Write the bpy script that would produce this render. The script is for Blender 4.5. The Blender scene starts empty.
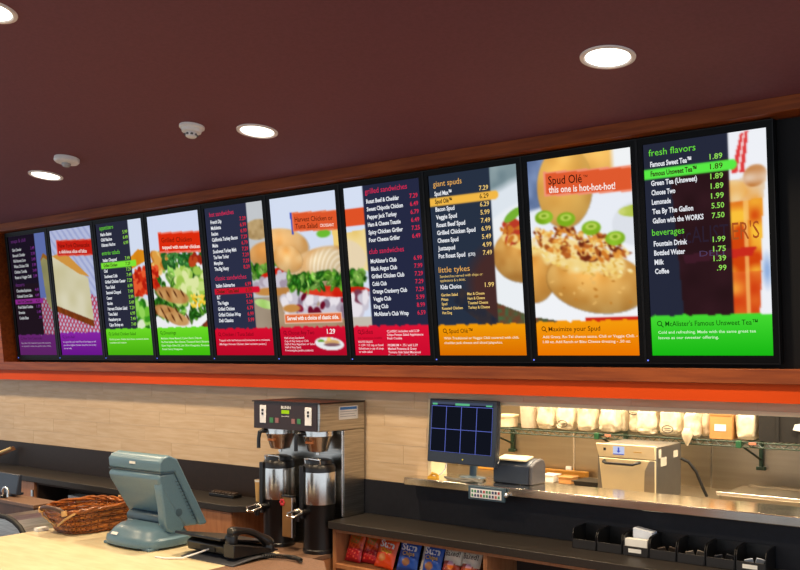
import bpy, math, random
import numpy as np
from mathutils import Vector, Matrix
random.seed(7)
R = math.radians
C = bpy.context.scene.collection
scene = bpy.context.scene

# ---------------------------------------------------------------- camera, world, lights, exposure
EYE = 1.85
cam_d = bpy.data.cameras.new('camera'); cam = bpy.data.objects.new('camera', cam_d); C.objects.link(cam)
cam.location = (0, 0, EYE); cam.rotation_euler = (R(90), 0, 0.653883)
cam_d.sensor_width = 36; cam_d.lens = 918.753 / 800 * 36; cam_d.shift_y = 69.245 / 800
cam_d.clip_start = 0.05
scene.camera = cam
scene.view_settings.view_transform = 'Standard'; scene.view_settings.look = 'None'
scene.view_settings.gamma = 1; scene.view_settings.use_curve_mapping = False
scene.view_settings.exposure = 0.0
world = bpy.data.worlds.new('world'); scene.world = world; world.use_nodes = True
world.node_tree.nodes['Background'].inputs[0].default_value = (0.80, 0.90, 1.0, 1)
world.node_tree.nodes['Background'].inputs[1].default_value = 1.02

DOWNLIGHT_W = 33.0
KITCHEN_W = 68.0
def area_light(name, loc, sx, sy, power, col, rot=(0, 0, 0), shape='RECTANGLE', spread=180):
    l = bpy.data.lights.new(name, 'AREA'); l.shape = shape; l.size = sx
    if shape in ('RECTANGLE', 'ELLIPSE'): l.size_y = sy
    l.energy = power; l.color = col; l.spread = R(spread)
    o = bpy.data.objects.new(name, l); o.location = loc; o.rotation_euler = rot; C.objects.link(o)
    return o
for kx in (-3.6, -2.2, -0.8):
    area_light('kitchen_ceiling_light', (kx, 5.05, 2.62), 1.0, 0.25, KITCHEN_W, (1, 0.83, 0.60))

# ---------------------------------------------------------------- materials
def lin(c):
    return tuple(((x / 255) / 12.92 if x / 255 <= 0.04045 else (((x / 255) + 0.055) / 1.055) ** 2.4) for x in c)
_M = {}
def mat(name, rgb, rough=0.5, metal=0.0, rgb2=None, scale=8, stretch=(1, 1, 1), bump=0.0, detail=4,
        contrast=(0.35, 0.65), rnd=0.0, coat=0.0, spec=0.5, trans=0.0):
    if name in _M: return _M[name]
    m = bpy.data.materials.new(name); m.use_nodes = True; nt = m.node_tree; b = nt.nodes['Principled BSDF']
    c1 = lin(rgb) + (1,)
    b.inputs['Base Color'].default_value = c1; b.inputs['Roughness'].default_value = rough
    b.inputs['Metallic'].default_value = metal; b.inputs['Coat Weight'].default_value = coat
    b.inputs['Specular IOR Level'].default_value = spec
    b.inputs['Transmission Weight'].default_value = trans
    tc = nt.nodes.new('ShaderNodeTexCoord'); mp = nt.nodes.new('ShaderNodeMapping')
    mp.inputs['Scale'].default_value = stretch
    nt.links.new(tc.outputs['Object'], mp.inputs['Vector'])
    nz = nt.nodes.new('ShaderNodeTexNoise'); nz.inputs['Scale'].default_value = scale
    nz.inputs['Detail'].default_value = detail
    if rnd:
        nz.noise_dimensions = '4D'; oi = nt.nodes.new('ShaderNodeObjectInfo')
        mu = nt.nodes.new('ShaderNodeMath'); mu.operation = 'MULTIPLY'; mu.inputs[1].default_value = 50
        nt.links.new(oi.outputs['Random'], mu.inputs[0]); nt.links.new(mu.outputs[0], nz.inputs['W'])
    nt.links.new(mp.outputs[0], nz.inputs['Vector'])
    c2 = lin(rgb2) if rgb2 else tuple(x * 0.86 for x in c1[:3])
    rp = nt.nodes.new('ShaderNodeValToRGB')
    rp.color_ramp.elements[0].position, rp.color_ramp.elements[1].position = contrast
    rp.color_ramp.elements[0].color = c1; rp.color_ramp.elements[1].color = c2 + (1,)
    nt.links.new(nz.outputs['Fac'], rp.inputs[0]); out = rp.outputs[0]
    if rnd:
        hs = nt.nodes.new('ShaderNodeHueSaturation'); mr = nt.nodes.new('ShaderNodeMapRange')
        mr.inputs[3].default_value = 1 - rnd; mr.inputs[4].default_value = 1 + rnd
        nt.links.new(oi.outputs['Random'], mr.inputs[0]); nt.links.new(mr.outputs[0], hs.inputs['Value'])
        nt.links.new(out, hs.inputs['Color']); out = hs.outputs[0]
    nt.links.new(out, b.inputs['Base Color'])
    if bump:
        bp = nt.nodes.new('ShaderNodeBump'); bp.inputs['Strength'].default_value = bump
        bp.inputs['Distance'].default_value = 0.01
        nt.links.new(nz.outputs['Fac'], bp.inputs['Height']); nt.links.new(bp.outputs[0], b.inputs['Normal'])
    _M[name] = m; return m
def emit(name, rgb, s=1.0):
    if name in _M: return _M[name]
    m = bpy.data.materials.new(name); m.use_nodes = True; nt = m.node_tree; nt.nodes.clear()
    e = nt.nodes.new('ShaderNodeEmission'); o = nt.nodes.new('ShaderNodeOutputMaterial')
    e.inputs[0].default_value = lin(rgb) + (1,); e.inputs[1].default_value = s
    nt.links.new(e.outputs[0], o.inputs[0]); _M[name] = m; return m
def glow(name, s):
    if name in _M: return _M[name]
    m = emit(name, (255, 255, 255), s); nt = m.node_tree
    a = nt.nodes.new('ShaderNodeVertexColor'); a.layer_name = 'Col'
    nt.links.new(a.outputs['Color'], nt.nodes['Emission'].inputs[0]); return m
def print_mat(name, rough=0.35):
    # printed packaging: colour comes from the mesh colour attribute
    if name in _M: return _M[name]
    m = bpy.data.materials.new(name); m.use_nodes = True; nt = m.node_tree
    a = nt.nodes.new('ShaderNodeVertexColor'); a.layer_name = 'Col'; b = nt.nodes['Principled BSDF']
    b.inputs['Roughness'].default_value = rough
    nt.links.new(a.outputs['Color'], b.inputs['Base Color']); _M[name] = m; return m

ceil_m = mat('maroon_paint', (114, 61, 71), 0.75, rgb2=(107, 57, 66), scale=60, bump=0.05)
trimw = mat('cherry_wood', (142, 70, 24), 0.45, rgb2=(114, 50, 14), scale=5, stretch=(0.6, 9, 9), bump=0.03, spec=0.3)
orange_m = mat('orange_paint', (206, 70, 2), 0.6, rgb2=(201, 68, 2), scale=4, spec=0.2)
black_m = mat('black_board', (10, 10, 12), 0.6, spec=0.25)
tile_m = mat('travertine_tile', (211, 186, 153), 0.55, rgb2=(194, 164, 126), scale=5, stretch=(0.9, 6, 9), rnd=0.02, bump=0.02, detail=6, contrast=(0.3, 0.7))
grout_m = mat('grout', (200, 180, 154), 0.9)
splash_m = mat('dark_backsplash', (30, 31, 38), 0.5, rgb2=(26, 27, 33), scale=30, spec=0.3)
counter_m = mat('dark_laminate', (46, 42, 38), 0.42, rgb2=(38, 34, 31), scale=180, spec=0.4)
cab_m = mat('maple_cabinet', (176, 122, 82), 0.5, rgb2=(158, 104, 66), scale=6, stretch=(8, 8, 0.8), bump=0.02)
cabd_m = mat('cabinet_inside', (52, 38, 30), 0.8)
beige_m = mat('beige_laminate', (216, 204, 168), 0.3, rgb2=(204, 188, 150), scale=7, stretch=(1, 4, 1), detail=8)
brown_m = mat('brown_laminate', (128, 98, 78), 0.45, rgb2=(106, 80, 62), scale=120)
steel = mat('brushed_steel', (204, 200, 192), 0.28, 1.0, rgb2=(170, 166, 158), scale=6, stretch=(1, 1, 40))
steel_h = mat('steel_sheet', (176, 166, 148), 0.36, 1.0, rgb2=(168, 158, 140), scale=2, stretch=(1, 1, 14))
steel_s = mat('polished_steel', (236, 232, 226), 0.22, 1.0)
blackp = mat('black_plastic', (18, 18, 20), 0.32)
blackr = mat('black_rubber', (14, 14, 15), 0.65)
whitep = mat('white_plastic', (240, 240, 240), 0.4)
posb = mat('blue_grey_plastic', (92, 122, 138), 0.36, rgb2=(86, 115, 131), scale=200, bump=0.02)
posd = mat('dark_blue_grey_plastic', (62, 84, 98), 0.4)
navyp = mat('navy_plastic', (40, 50, 66), 0.4)
paperw = mat('white_paper', (230, 230, 226), 0.8)
wick = mat('wicker', (172, 98, 36), 0.32, rgb2=(104, 52, 18), scale=30, bump=0.1, contrast=(0.3, 0.7))
wickl = mat('light_cane', (204, 160, 100), 0.45)
greenw = mat('green_epoxy', (22, 48, 30), 0.4)
plasticbag = mat('clear_wrap_cream', (224, 212, 186), 0.3, rgb2=(206, 190, 160), scale=26, bump=0.5, rnd=0.04)
cardb = mat('cardboard', (186, 136, 78), 0.8, rgb2=(176, 126, 70), scale=10)
creamm = mat('cream_enamel', (222, 206, 168), 0.4, rgb2=(216, 200, 160), scale=5)
floor_m = mat('floor_tile', (120, 92, 72), 0.4, rgb2=(104, 78, 60), scale=3)
shelf_steel = mat('pass_shelf_steel', (222, 216, 204), 0.15, 1.0)
wood_y = mat('yellow_wood', (206, 150, 60), 0.5, rgb2=(190, 132, 46), scale=5, stretch=(1, 8, 8))

# ---------------------------------------------------------------- mesh helpers
class B:
    def __init__(s): s.v = []; s.f = []
    def add(s, vs, fs):
        n = len(s.v); s.v += [tuple(p) for p in vs]; s.f += [tuple(i + n for i in q) for q in fs]; return s
    def box(s, x0, x1, y0, y1, z0, z1):
        return s.add([(x0, y0, z0), (x1, y0, z0), (x1, y1, z0), (x0, y1, z0), (x0, y0, z1), (x1, y0, z1), (x1, y1, z1), (x0, y1, z1)],
                     [(0, 3, 2, 1), (4, 5, 6, 7), (0, 1, 5, 4), (1, 2, 6, 5), (2, 3, 7, 6), (3, 0, 4, 7)])
    def prism(s, poly, a0, a1, axis='x'):
        # poly: 2-D points; axis x -> (y, z), axis y -> (x, z), axis z -> (x, y)
        def p(q, a):
            return {'x': (a, q[0], q[1]), 'y': (q[0], a, q[1]), 'z': (q[0], q[1], a)}[axis]
        n = len(poly); vs = [p(q, a0) for q in poly] + [p(q, a1) for q in poly]
        fs = [tuple(range(n))[::-1], tuple(range(n, 2 * n))] + [(i, (i + 1) % n, n + (i + 1) % n, n + i) for i in range(n)]
        return s.add(vs, fs)
    def lathe(s, prof, c=(0, 0, 0), seg=32, axis='z', cap=True):
        vs = []; fs = []; n = len(prof)
        for r, z in prof:
            for k in range(seg):
                a = 2 * math.pi * k / seg; x, y = r * math.cos(a), r * math.sin(a)
                q = {'z': (x, y, z), 'y': (x, z, y), 'x': (z, x, y)}[axis]
                vs.append((c[0] + q[0], c[1] + q[1], c[2] + q[2]))
        for i in range(n - 1):
            for k in range(seg):
                k2 = (k + 1) % seg
                fs.append((i * seg + k, i * seg + k2, (i + 1) * seg + k2, (i + 1) * seg + k))
        if cap:
            fs.append(tuple(range(seg))[::-1]); fs.append(tuple(range((n - 1) * seg, n * seg)))
        return s.add(vs, fs)
    def tube(s, pts, r, seg=8, closed=False):
        P = [Vector(p) for p in pts]; n = len(P); vs = []; fs = []
        up = None
        for i in range(n):
            if closed: t = P[(i + 1) % n] - P[i - 1]
            else: t = P[min(i + 1, n - 1)] - P[max(i - 1, 0)]
            t.normalize()
            if up is None:
                up = Vector((0, 0, 1)) if abs(t.z) < 0.9 else Vector((1, 0, 0))
            a = t.cross(up)
            if a.length < 1e-5: a = t.cross(Vector((0.3, 1, 0.2)))
            a.normalize(); b = a.cross(t).normalized(); up = b
            rr = r[i] if isinstance(r, (list, tuple)) else r
            for k in range(seg):
                w = 2 * math.pi * k / seg
                vs.append(P[i] + a * (rr * math.cos(w)) + b * (rr * math.sin(w)))
        m = n if closed else n - 1
        for i in range(m):
            j = (i + 1) % n
            for k in range(seg):
                k2 = (k + 1) % seg
                fs.append((i * seg + k, i * seg + k2, j * seg + k2, j * seg + k))
        if not closed:
            fs.append(tuple(range(seg))[::-1]); fs.append(tuple(range((n - 1) * seg, n * seg)))
        return s.add(vs, fs)
    def ell(s, c, rx, ry, rz, seg=20, rings=12):
        prof = [(max(1e-4, math.sin(math.pi * i / rings)), -math.cos(math.pi * i / rings)) for i in range(rings + 1)]
        n0 = len(s.v); s.lathe(prof, (0, 0, 0), seg)
        for i in range(n0, len(s.v)):
            x, y, z = s.v[i]; s.v[i] = (c[0] + x * rx, c[1] + y * ry, c[2] + z * rz)
        return s
    def disc(s, c, rx, ry, seg=24, axis='y'):
        vs = []
        for k in range(seg):
            a = 2 * math.pi * k / seg; x, y = rx * math.cos(a), ry * math.sin(a)
            vs.append({'z': (c[0] + x, c[1] + y, c[2]), 'y': (c[0] + x, c[1], c[2] + y), 'x': (c[0], c[1] + x, c[2] + y)}[axis])
        return s.add(vs, [tuple(range(seg))])
def finish(me, smooth):
    import bmesh
    bm = bmesh.new(); bm.from_mesh(me); bmesh.ops.recalc_face_normals(bm, faces=bm.faces); bm.to_mesh(me); bm.free()
    if smooth:
        me.polygons.foreach_set('use_smooth', [True] * len(me.polygons))
        me.set_sharp_from_angle(angle=R(smooth if smooth > 1 else 35))
def obj(name, b, m, parent=None, smooth=0, bevel=0, local=False):
    me = b if isinstance(b, bpy.types.Mesh) else bpy.data.meshes.new(name)
    if isinstance(b, B):
        vs = b.v
        if parent is not None and not local:
            L = wloc(parent); vs = [(x - L[0], y - L[1], z - L[2]) for x, y, z in vs]
        me.from_pydata(vs, [], b.f); finish(me, smooth)
    me.materials.clear(); me.materials.append(m)
    o = bpy.data.objects.new(name, me); C.objects.link(o)
    if parent is not None: o.parent = parent
    if bevel:
        mo = o.modifiers.new('bevel', 'BEVEL'); mo.width = bevel; mo.segments = 2; mo.limit_method = 'ANGLE'; mo.angle_limit = R(40)
        me.polygons.foreach_set('use_smooth', [True] * len(me.polygons)); me.set_sharp_from_angle(angle=R(50))
    return o
def wloc(o):
    L = Vector((0, 0, 0))
    while o is not None:
        L += o.location; o = o.parent
    return L
def tag(o, label, cat, group=None):
    o['label'] = label; o['category'] = cat
    if group: o['group'] = group
    return o
def thing(name, label, cat, loc=(0, 0, 0), rotz=0, group=None):
    o = bpy.data.objects.new(name, None); C.objects.link(o); o.location = loc; o.rotation_euler = (0, 0, rotz)
    o.empty_display_size = 0.05
    return tag(o, label, cat, group)
def struct(name, b, m, label=None, smooth=0, bevel=0):
    o = obj(name, b, m, smooth=smooth, bevel=bevel); o['kind'] = 'structure'
    if label: o['label'] = label
    return o
def child(src, parent, loc):
    o = bpy.data.objects.new(src.name.split('.')[0], src.data); C.objects.link(o); o.parent = parent; o.location = loc; return o
def copy_tree(root, loc, label=None):
    r = root.copy(); C.objects.link(r); r.location = loc
    if label: r['label'] = label
    for ch in list(root.children):
        c = ch.copy(); C.objects.link(c); c.parent = r
        for g in list(ch.children):
            d = g.copy(); C.objects.link(d); d.parent = c
    return r
_tc = {}
def text_geo(s, bold=0.0):
    """vertices and faces of a line of lettering, cap height 1, starting at x = 0"""
    k = (s, bold)
    if k in _tc: return _tc[k]
    cu = bpy.data.curves.new('lettering', 'FONT'); cu.body = s; cu.size = 1; cu.resolution_u = 2; cu.offset = bold
    o = bpy.data.objects.new('lettering', cu)
    me = bpy.data.meshes.new_from_object(o)
    vs = [(v.co.x, v.co.y) for v in me.vertices]; fs = [tuple(p.vertices) for p in me.polygons]
    bpy.data.objects.remove(o); bpy.data.meshes.remove(me); bpy.data.curves.remove(cu)
    x0 = min([v[0] for v in vs] or [0]); x1 = max([v[0] for v in vs] or [1])
    vs = [((x - x0), y / 0.7) for x, y in vs]
    _tc[k] = (vs, fs, x1 - x0); return _tc[k]
def put_text(b, s, x, z, width, cap, fn, align='l', bold=0.02):
    """add a line of lettering to builder b; fn maps plane (x, z) to 3-D"""
    vs, fs, w = text_geo(s, bold); k = width / max(w, 1e-6)
    x0 = x - (width if align == 'r' else width / 2 if align == 'c' else 0)
    b.add([fn(x0 + vx * k, z + vy * cap) for vx, vy in vs], fs)
# ---------------------------------------------------------------- the setting
XL, XR = -9.6, 2.6
CZ = 2.94                      # ceiling height
YW = 4.28                      # face of the tiled wall
JX = -3.057                    # left jamb of the kitchen pass-through
LEAN = 0.115726                # the menu displays lean forward
struct('floor', B().box(XL, XR, -4.5, 6.1, -0.06, 0), floor_m)
CK = math.tan(LEAN)            # the ceiling rises away from the menu wall, square to the leaning displays
def cz(y): return CZ + CK * (4.06 - y)
struct('ceiling', B().prism([(-4.5, cz(-4.5)), (4.36, cz(4.36)), (4.36, cz(4.36) + 0.08), (-4.5, cz(-4.5) + 0.08)], XL, XR), ceil_m)
struct('ceiling_kitchen', B().box(XL, XR, 4.36, 6.1, CZ, CZ + 0.08), grout_m)
wb = B()
wb.box(XL, JX - 0.021, YW + 0.002, 4.42, 0, 1.65)
wall_back = struct('wall_back', wb, grout_m)
wall_header = struct('wall_header', B().box(JX - 0.021, XR, YW + 0.002, 4.42, 1.593, 1.65), grout_m)
struct('wall_lower', B().box(JX, XR, YW, 4.42, 0, 1.107), grout_m)
struct('wall_upper', B().box(XL, XR, 4.36, 4.42, 1.65, CZ), grout_m)
def ly(z, off=0.0):            # Y of the leaning display plane at height z, off in front of it
    return 4.26 - (z - 1.844) * math.tan(LEAN) - off
struct('trim_1', B().box(XL, XR, 4.19, 4.36, 1.635, 1.719), orange_m, 'orange painted band running under the menu displays')
struct('trim_2', B().box(XL, XR, 4.17, 4.36, 1.719, 1.785), trimw, 'cherry wood ledge below the menu displays', bevel=0.002)
struct('trim_3', B().box(XL, XR, 4.06, 4.20, 2.876, CZ), trimw, 'cherry wood strip along the ceiling above the displays', bevel=0.002)
struct('trim_4', B().prism([(4.172, 1.785), (4.06, 2.876), (4.36, 2.876), (4.36, 1.785)], XL, -7.462), trimw, 'cherry wood end panel beside the menu displays')
struct('wall_niche', B().prism([(ly(1.785, -0.055), 1.785), (ly(2.876, -0.055), 2.876), (4.36, 2.876), (4.36, 1.785)], -7.462, XR), black_m, 'black recess behind the menu displays')
struct('trim_5', B().box(JX, XR, YW - 0.006, 4.44, 1.573, 1.593), creamm, 'pale strip under the pass-through header')
struct('trim_6', B().box(JX - 0.02, JX, YW + 0.001, 4.44, 1.107, 1.593), creamm, 'pale edge of the pass-through opening')
# tiles of the wall, each a piece of its own
TH, TL = 0.1095, 0.605
tcache = {}
def tile(x0, x1, z0, z1, par=None):
    w, h = round(x1 - x0, 3), round(z1 - z0, 3)
    if w < 0.02: return
    if (w, h) not in tcache:
        b = B().box(0, w - 0.001, 0, 0.016, 0, h - 0.001); me = bpy.data.meshes.new('wall_tile'); me.from_pydata(b.v, [], b.f)
        me.materials.append(tile_m); tcache[(w, h)] = me
    o = bpy.data.objects.new('wall_tile', tcache[(w, h)]); C.objects.link(o); o.parent = par or wall_back
    o.location = (x0, YW + random.uniform(-0.0008, 0.0008), z0)
for r in range(5):
    z0 = 1.0975 + r * TH; off = (0.0, 0.31, 0.14, 0.45, 0.23)[r]; x = XL - off
    while x < JX - 0.02:
        tile(max(x, XL), min(x + TL, JX - 0.02), z0, min(z0 + TH, 1.645)); x += TL
x = JX
while x < XR:
    tile(x, min(x + TL, XR), 1.594, 1.645, wall_header); x += TL
# kitchen shell
kw = struct('wall_kitchen', B().box(-5.2, XR, 5.966, 6.06, 0, CZ), grout_m)
for k, x in enumerate((-4.96, -3.98, -3.0, -2.02, -1.04, -0.06, 0.92)):
    obj('steel_panel', B().box(x + 0.002, x + 0.978, 5.955, 5.966, 0.0, 2.6), steel_h, kw)
    obj('seam_strip', B().box(x - 0.006, x + 0.006, 5.951, 5.956, 0.0, 2.6), steel_s, kw)
struct('wall_kitchen_left', B().box(-5.2, -5.14, 4.42, 5.966, 0, CZ), creamm)

# backsplash and worktops
ZC = 0.895
struct('backsplash_left', B().box(XL, -4.10, 4.266, 4.281, ZC, 1.0965), mat('brown_backsplash', (40, 27, 18), 0.5, rgb2=(34, 23, 15), scale=40, spec=0.3))
struct('backsplash_right', B().box(-4.095, XR, 4.266, 4.279, ZC, 1.0965), splash_m)
wt = B().prism([(XL, 3.94), (-4.37, 3.94), (-4.10, 4.13), (-4.10, 4.265), (XL, 4.265)], ZC - 0.042, ZC, 'z')
tag(obj('worktop', wt, counter_m, bevel=0.003), 'dark narrow worktop with a clipped corner along the tiled wall', 'worktop')
wt = B().box(-3.525, XR, 3.92, 4.265, ZC - 0.042, ZC)
tag(obj('worktop', wt, counter_m, bevel=0.003), 'dark narrow worktop above the snack bag cubbies', 'worktop')

# base cabinets under the left worktop
def cabinet(x0, x1, label, doors, open_front=False):
    t = thing('base_cabinet', label, 'cabinet', ((x0 + x1) / 2, 4.1, 0))
    zt = ZC - 0.043
    b = B().box(x0, x0 + 0.018, 3.98, 4.262, 0, zt).box(x1 - 0.018, x1, 3.98, 4.262, 0, zt).box(x0 + 0.018, x1 - 0.018, 4.245, 4.262, 0, zt)
    b.box(x0 + 0.018, x1 - 0.018, 3.98, 4.245, 0.0, 0.1).box(x0 + 0.018, x1 - 0.018, 3.98, 4.245, zt - 0.02, zt)
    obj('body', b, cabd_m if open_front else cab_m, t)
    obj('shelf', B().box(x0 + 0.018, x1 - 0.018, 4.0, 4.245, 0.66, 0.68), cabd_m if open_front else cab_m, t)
    if doors:
        w = (x1 - x0) / doors
        for k in range(doors):
            d = obj('door', B().box(x0 + k * w + 0.003, x0 + (k + 1) * w - 0.003, 3.958, 3.978, 0.1, zt - 0.004), cab_m, t, bevel=0.002)
            if doors == 3: obj('hinge', B().box(x0 + (k + 1) * w - 0.03, x0 + (k + 1) * w - 0.006, 3.945, 3.957, 0.74, 0.79), steel, d)
    return t
cabinet(-8.2, -6.63, 'maple base cabinet with closed doors beside the open cabinet', 3)
cabinet(-6.63, -5.2, 'open dark base cabinet under the worktop behind the wicker basket', 0, True)
cabinet(-5.2, -4.372, 'maple base cabinet with two doors ending at the clipped corner', 2)
st = thing('brewer_stand', 'low maple cabinet carrying the coffee brewer and its servers', 'cabinet', (-3.8, 4.04, 0))
obj('body', B().box(-4.085, -3.545, 3.80, 4.262, 0, 0.675), cab_m, st)
obj('top', B().box(-4.09, -3.54, 3.79, 4.264, 0.676, 0.70), brown_m, st, bevel=0.002)

# snack unit
sn = thing('snack_shelf_unit', 'maple shelf unit with open cubbies full of snack bags', 'shelf unit', (-2.3, 4.1, 0))
zt = ZC - 0.043
for x in (-3.518, -2.50, -1.48, -0.46):
    obj('side_panel', B().box(x, x + 0.024, 3.955, 4.262, 0, zt), cab_m, sn, bevel=0.001)
for x in (-3.494, -2.476, -1.456):
    obj('shelf', B().box(x, x + 0.994, 3.945, 4.25, 0.63, 0.652), cab_m, sn)
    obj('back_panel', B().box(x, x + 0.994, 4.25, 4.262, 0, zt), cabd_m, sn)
    obj('top_rail', B().box(x, x + 0.994, 3.957, 3.975, zt - 0.022, zt), cab_m, sn)
    obj('lower_shelf', B().box(x, x + 0.994, 3.96, 4.25, 0.08, 0.10), cab_m, sn)

# pass-through shelf
ps = B().prism([(-3.16, 4.16), (XR, 4.16), (XR, 4.45), (JX + 0.001, 4.45), (JX + 0.001, 4.277), (-3.16, 4.277)], 1.108, 1.152, 'z')
tag(obj('pass_shelf', ps, shelf_steel, bevel=0.004), 'stainless steel pass-through shelf below the kitchen opening', 'shelf')

# front counter
fc = thing('front_counter', 'front service counter with a pale beige top and a brown end', 'counter', (-3.6, 2.6, 0))
obj('beige_top', B().prism([(-4.47, 1.3), (-3.07, 1.3), (-3.07, 3.08), (-4.47, 3.08)], 0.88, 0.92, 'z'), beige_m, fc, bevel=0.003)
obj('brown_top', B().prism([(-3.069, 1.3), (-2.3, 1.3), (-2.3, 2.35), (-2.64, 2.93), (-2.79, 3.08), (-3.069, 3.08)], 0.88, 0.919, 'z'), brown_m, fc, bevel=0.003)
obj('body', B().prism([(-4.42, 1.34), (-2.34, 1.34), (-2.34, 2.33), (-2.84, 3.03), (-4.42, 3.03)], 0, 0.879, 'z'), cab_m, fc)
# ---------------------------------------------------------------- ceiling fixtures
can_m = mat('downlight_trim', (240, 232, 228), 0.5)
lens_m = emit('downlight_lens', (255, 250, 236), 5.0)
def seat(t):                   # set a fixture on the sloping ceiling
    t.location.z = cz(t.location.y); t.rotation_euler.x = -math.atan(CK)
def downlight(x, y, label):
    t = thing('downlight', label, 'light', (x, y, CZ), 0, 'recessed ceiling downlights')
    z = CZ
    obj('trim_ring', B().lathe([(0.109, z - 0.0005), (0.108, z - 0.006), (0.094, z - 0.008), (0.088, z - 0.004), (0.088, z - 0.0005)], (x, y, 0), 40, cap=False), can_m, t, 40)
    obj('lens', B().lathe([(0.087, z - 0.003), (0.07, z - 0.0036), (0.001, z - 0.004)], (x, y, 0), 40), lens_m, t, 40)
    a = area_light('lamp', (x, y, z - 0.012), 0.17, 0.17, DOWNLIGHT_W, (1, 0.77, 0.50), shape='DISK', spread=150)
    a.parent = t; a.location = (0, 0, -0.012)
    seat(t)
downlight(-1.55, 3.366, 'round recessed downlight above the green teas and beverages display')
downlight(-3.522, 3.366, 'round recessed downlight beside the stepped smoke detector')
downlight(-5.494, 3.36, 'round recessed downlight beside the domed motion sensor')
downlight(-3.46, 1.87, 'round recessed downlight far out from the menu wall')
for x, y, lb in ((-7.466, 3.36, 'over the worktop beyond the purple soups display'), (0.42, 3.366, 'beyond the last display at the open end'), (-5.43, 1.87, 'over the customer side of the beige counter'), (-1.49, 1.87, 'over the customer side beyond the brown counter end')):
    downlight(x, y, 'round recessed downlight ' + lb)
t = thing('smoke_detector', 'small white stepped smoke detector on the maroon ceiling', 'detector', (-3.791, 3.156, CZ))
z = CZ
obj('base_plate', B().lathe([(0.066, z - 0.0005), (0.066, z - 0.012), (0.054, z - 0.018)], (-3.791, 3.156, 0), 32), whitep, t, 30)
obj('body', B().lathe([(0.054, z - 0.018), (0.050, z - 0.034), (0.040, z - 0.037), (0.030, z - 0.038), (0.028, z - 0.058), (0.022, z - 0.062)], (-3.791, 3.156, 0), 32), whitep, t, 30)
b = B()
for k in range(8):
    a = k * math.pi / 4 + 0.2; cx, cy = -3.791 + 0.0295 * math.cos(a), 3.156 + 0.0295 * math.sin(a)
    b.box(cx - 0.005, cx + 0.005, cy - 0.005, cy + 0.005, z - 0.053, z - 0.044)
obj('vents', b, mat('vent_grey', (90, 90, 92), 0.7), t)
seat(t)
t = thing('motion_sensor', 'white round motion sensor with a clear bulging lens on the ceiling', 'sensor', (-4.994, 3.195, CZ))
obj('body', B().lathe([(0.074, z - 0.0005), (0.075, z - 0.02), (0.066, z - 0.03), (0.03, z - 0.034)], (-4.994, 3.195, 0), 32), whitep, t, 30)
obj('lens', B().lathe([(0.027, z - 0.034), (0.026, z - 0.046), (0.017, z - 0.056), (0.001, z - 0.058)], (-4.994, 3.195, 0), 24), mat('sensor_lens', (170, 172, 176), 0.12), t, 60)

seat(t)
# ---------------------------------------------------------------- menu displays
NU, NV = 100, 176
U, V = np.meshgrid(np.linspace(0, 1, NU), np.linspace(0, 1, NV))   # V runs downwards
rng = np.random.default_rng(5)
def noise(sx, sy, seed=0):
    g = np.random.default_rng(seed).random((sy + 2, sx + 2))
    x = U * sx; y = V * sy; i = np.minimum(x.astype(int), sx); j = np.minimum(y.astype(int), sy); fx, fy = x - i, y - j
    fx = fx * fx * (3 - 2 * fx); fy = fy * fy * (3 - 2 * fy)
    return (g[j, i] * (1 - fx) + g[j, i + 1] * fx) * (1 - fy) + (g[j + 1, i] * (1 - fx) + g[j + 1, i + 1] * fx) * fy
class Pic:
    def __init__(s, c): s.a = np.zeros((NV, NU, 3)) + np.array(c, float)
    def mix(s, al, c, c2=None, n=None):
        col = np.array(c, float) + np.zeros((NV, NU, 3))
        if c2 is not None: col = col * (1 - n[..., None]) + np.array(c2, float) * n[..., None]
        al = np.clip(al, 0, 1)[..., None]; s.a = s.a * (1 - al) + col * al; return s
    def rect(s, u0, u1, v0, v1, c, c2=None, n=None, al=1.0):
        return s.mix(((U >= u0) & (U <= u1) & (V >= v0) & (V <= v1)) * al, c, c2, n)
    def ell(s, cu, cv, ru, rv, c, c2=None, n=None, rot=0, soft=0.12, al=1.0, wob=0, seed=1):
        du, dv = (U - cu) * 0.5625, (V - cv); k, q = math.cos(R(rot)), math.sin(R(rot))
        x, y = (du * k + dv * q) / (ru * 0.5625), (-du * q + dv * k) / rv
        d = np.sqrt(x * x + y * y)
        if wob: d = d + wob * (noise(14, 24, seed) - 0.5)
        return s.mix((1 - d) / soft * al, c, c2, n)
    def poly(s, pts, c, c2=None, n=None, al=1.0, wob=0, seed=2):
        ins = np.zeros(U.shape, bool); u, v = U, V
        if wob: u = U + wob * (noise(12, 20, seed) - 0.5); v = V + wob * (noise(12, 20, seed + 1) - 0.5)
        for i in range(len(pts)):
            (x1, y1), (x2, y2) = pts[i - 1], pts[i]
            if y1 == y2: continue
            cr = ((y1 > v) != (y2 > v)) & (u < (x2 - x1) * (v - y1) / (y2 - y1) + x1); ins ^= cr
        return s.mix(ins * al, c, c2, n)
    def blobs(s, u0, u1, v0, v1, n, r, cols, seed=3, soft=0.3, asp=1.0):
        g = np.random.default_rng(seed)
        for k in range(n):
            c = cols[g.integers(len(cols))]
            s.ell(g.uniform(u0, u1), g.uniform(v0, v1), r * g.uniform(0.6, 1.3) / 0.5625, r * asp * g.uniform(0.5, 1.1), c, rot=g.uniform(0, 180), soft=soft)
        return s
GREENS = [(60, 150, 30), (110, 190, 50), (40, 110, 25), (150, 215, 90)]
def band(p, v0, c, c2):
    e = v0 + 0.012 * (noise(26, 1, 9) - 0.5)
    n = np.clip((V - v0) / (1 - v0), 0, 1)
    p.mix((V > e) * 1.0, c, c2, n)
def tilt(p, u0, v0, v1, c, u1=1.0, k=0.028):
    return p.poly([(u0, v0), (u1, v0 + k * (u1 - u0)), (u1, v1 + k * (u1 - u0)), (u0, v1)], c)
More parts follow.
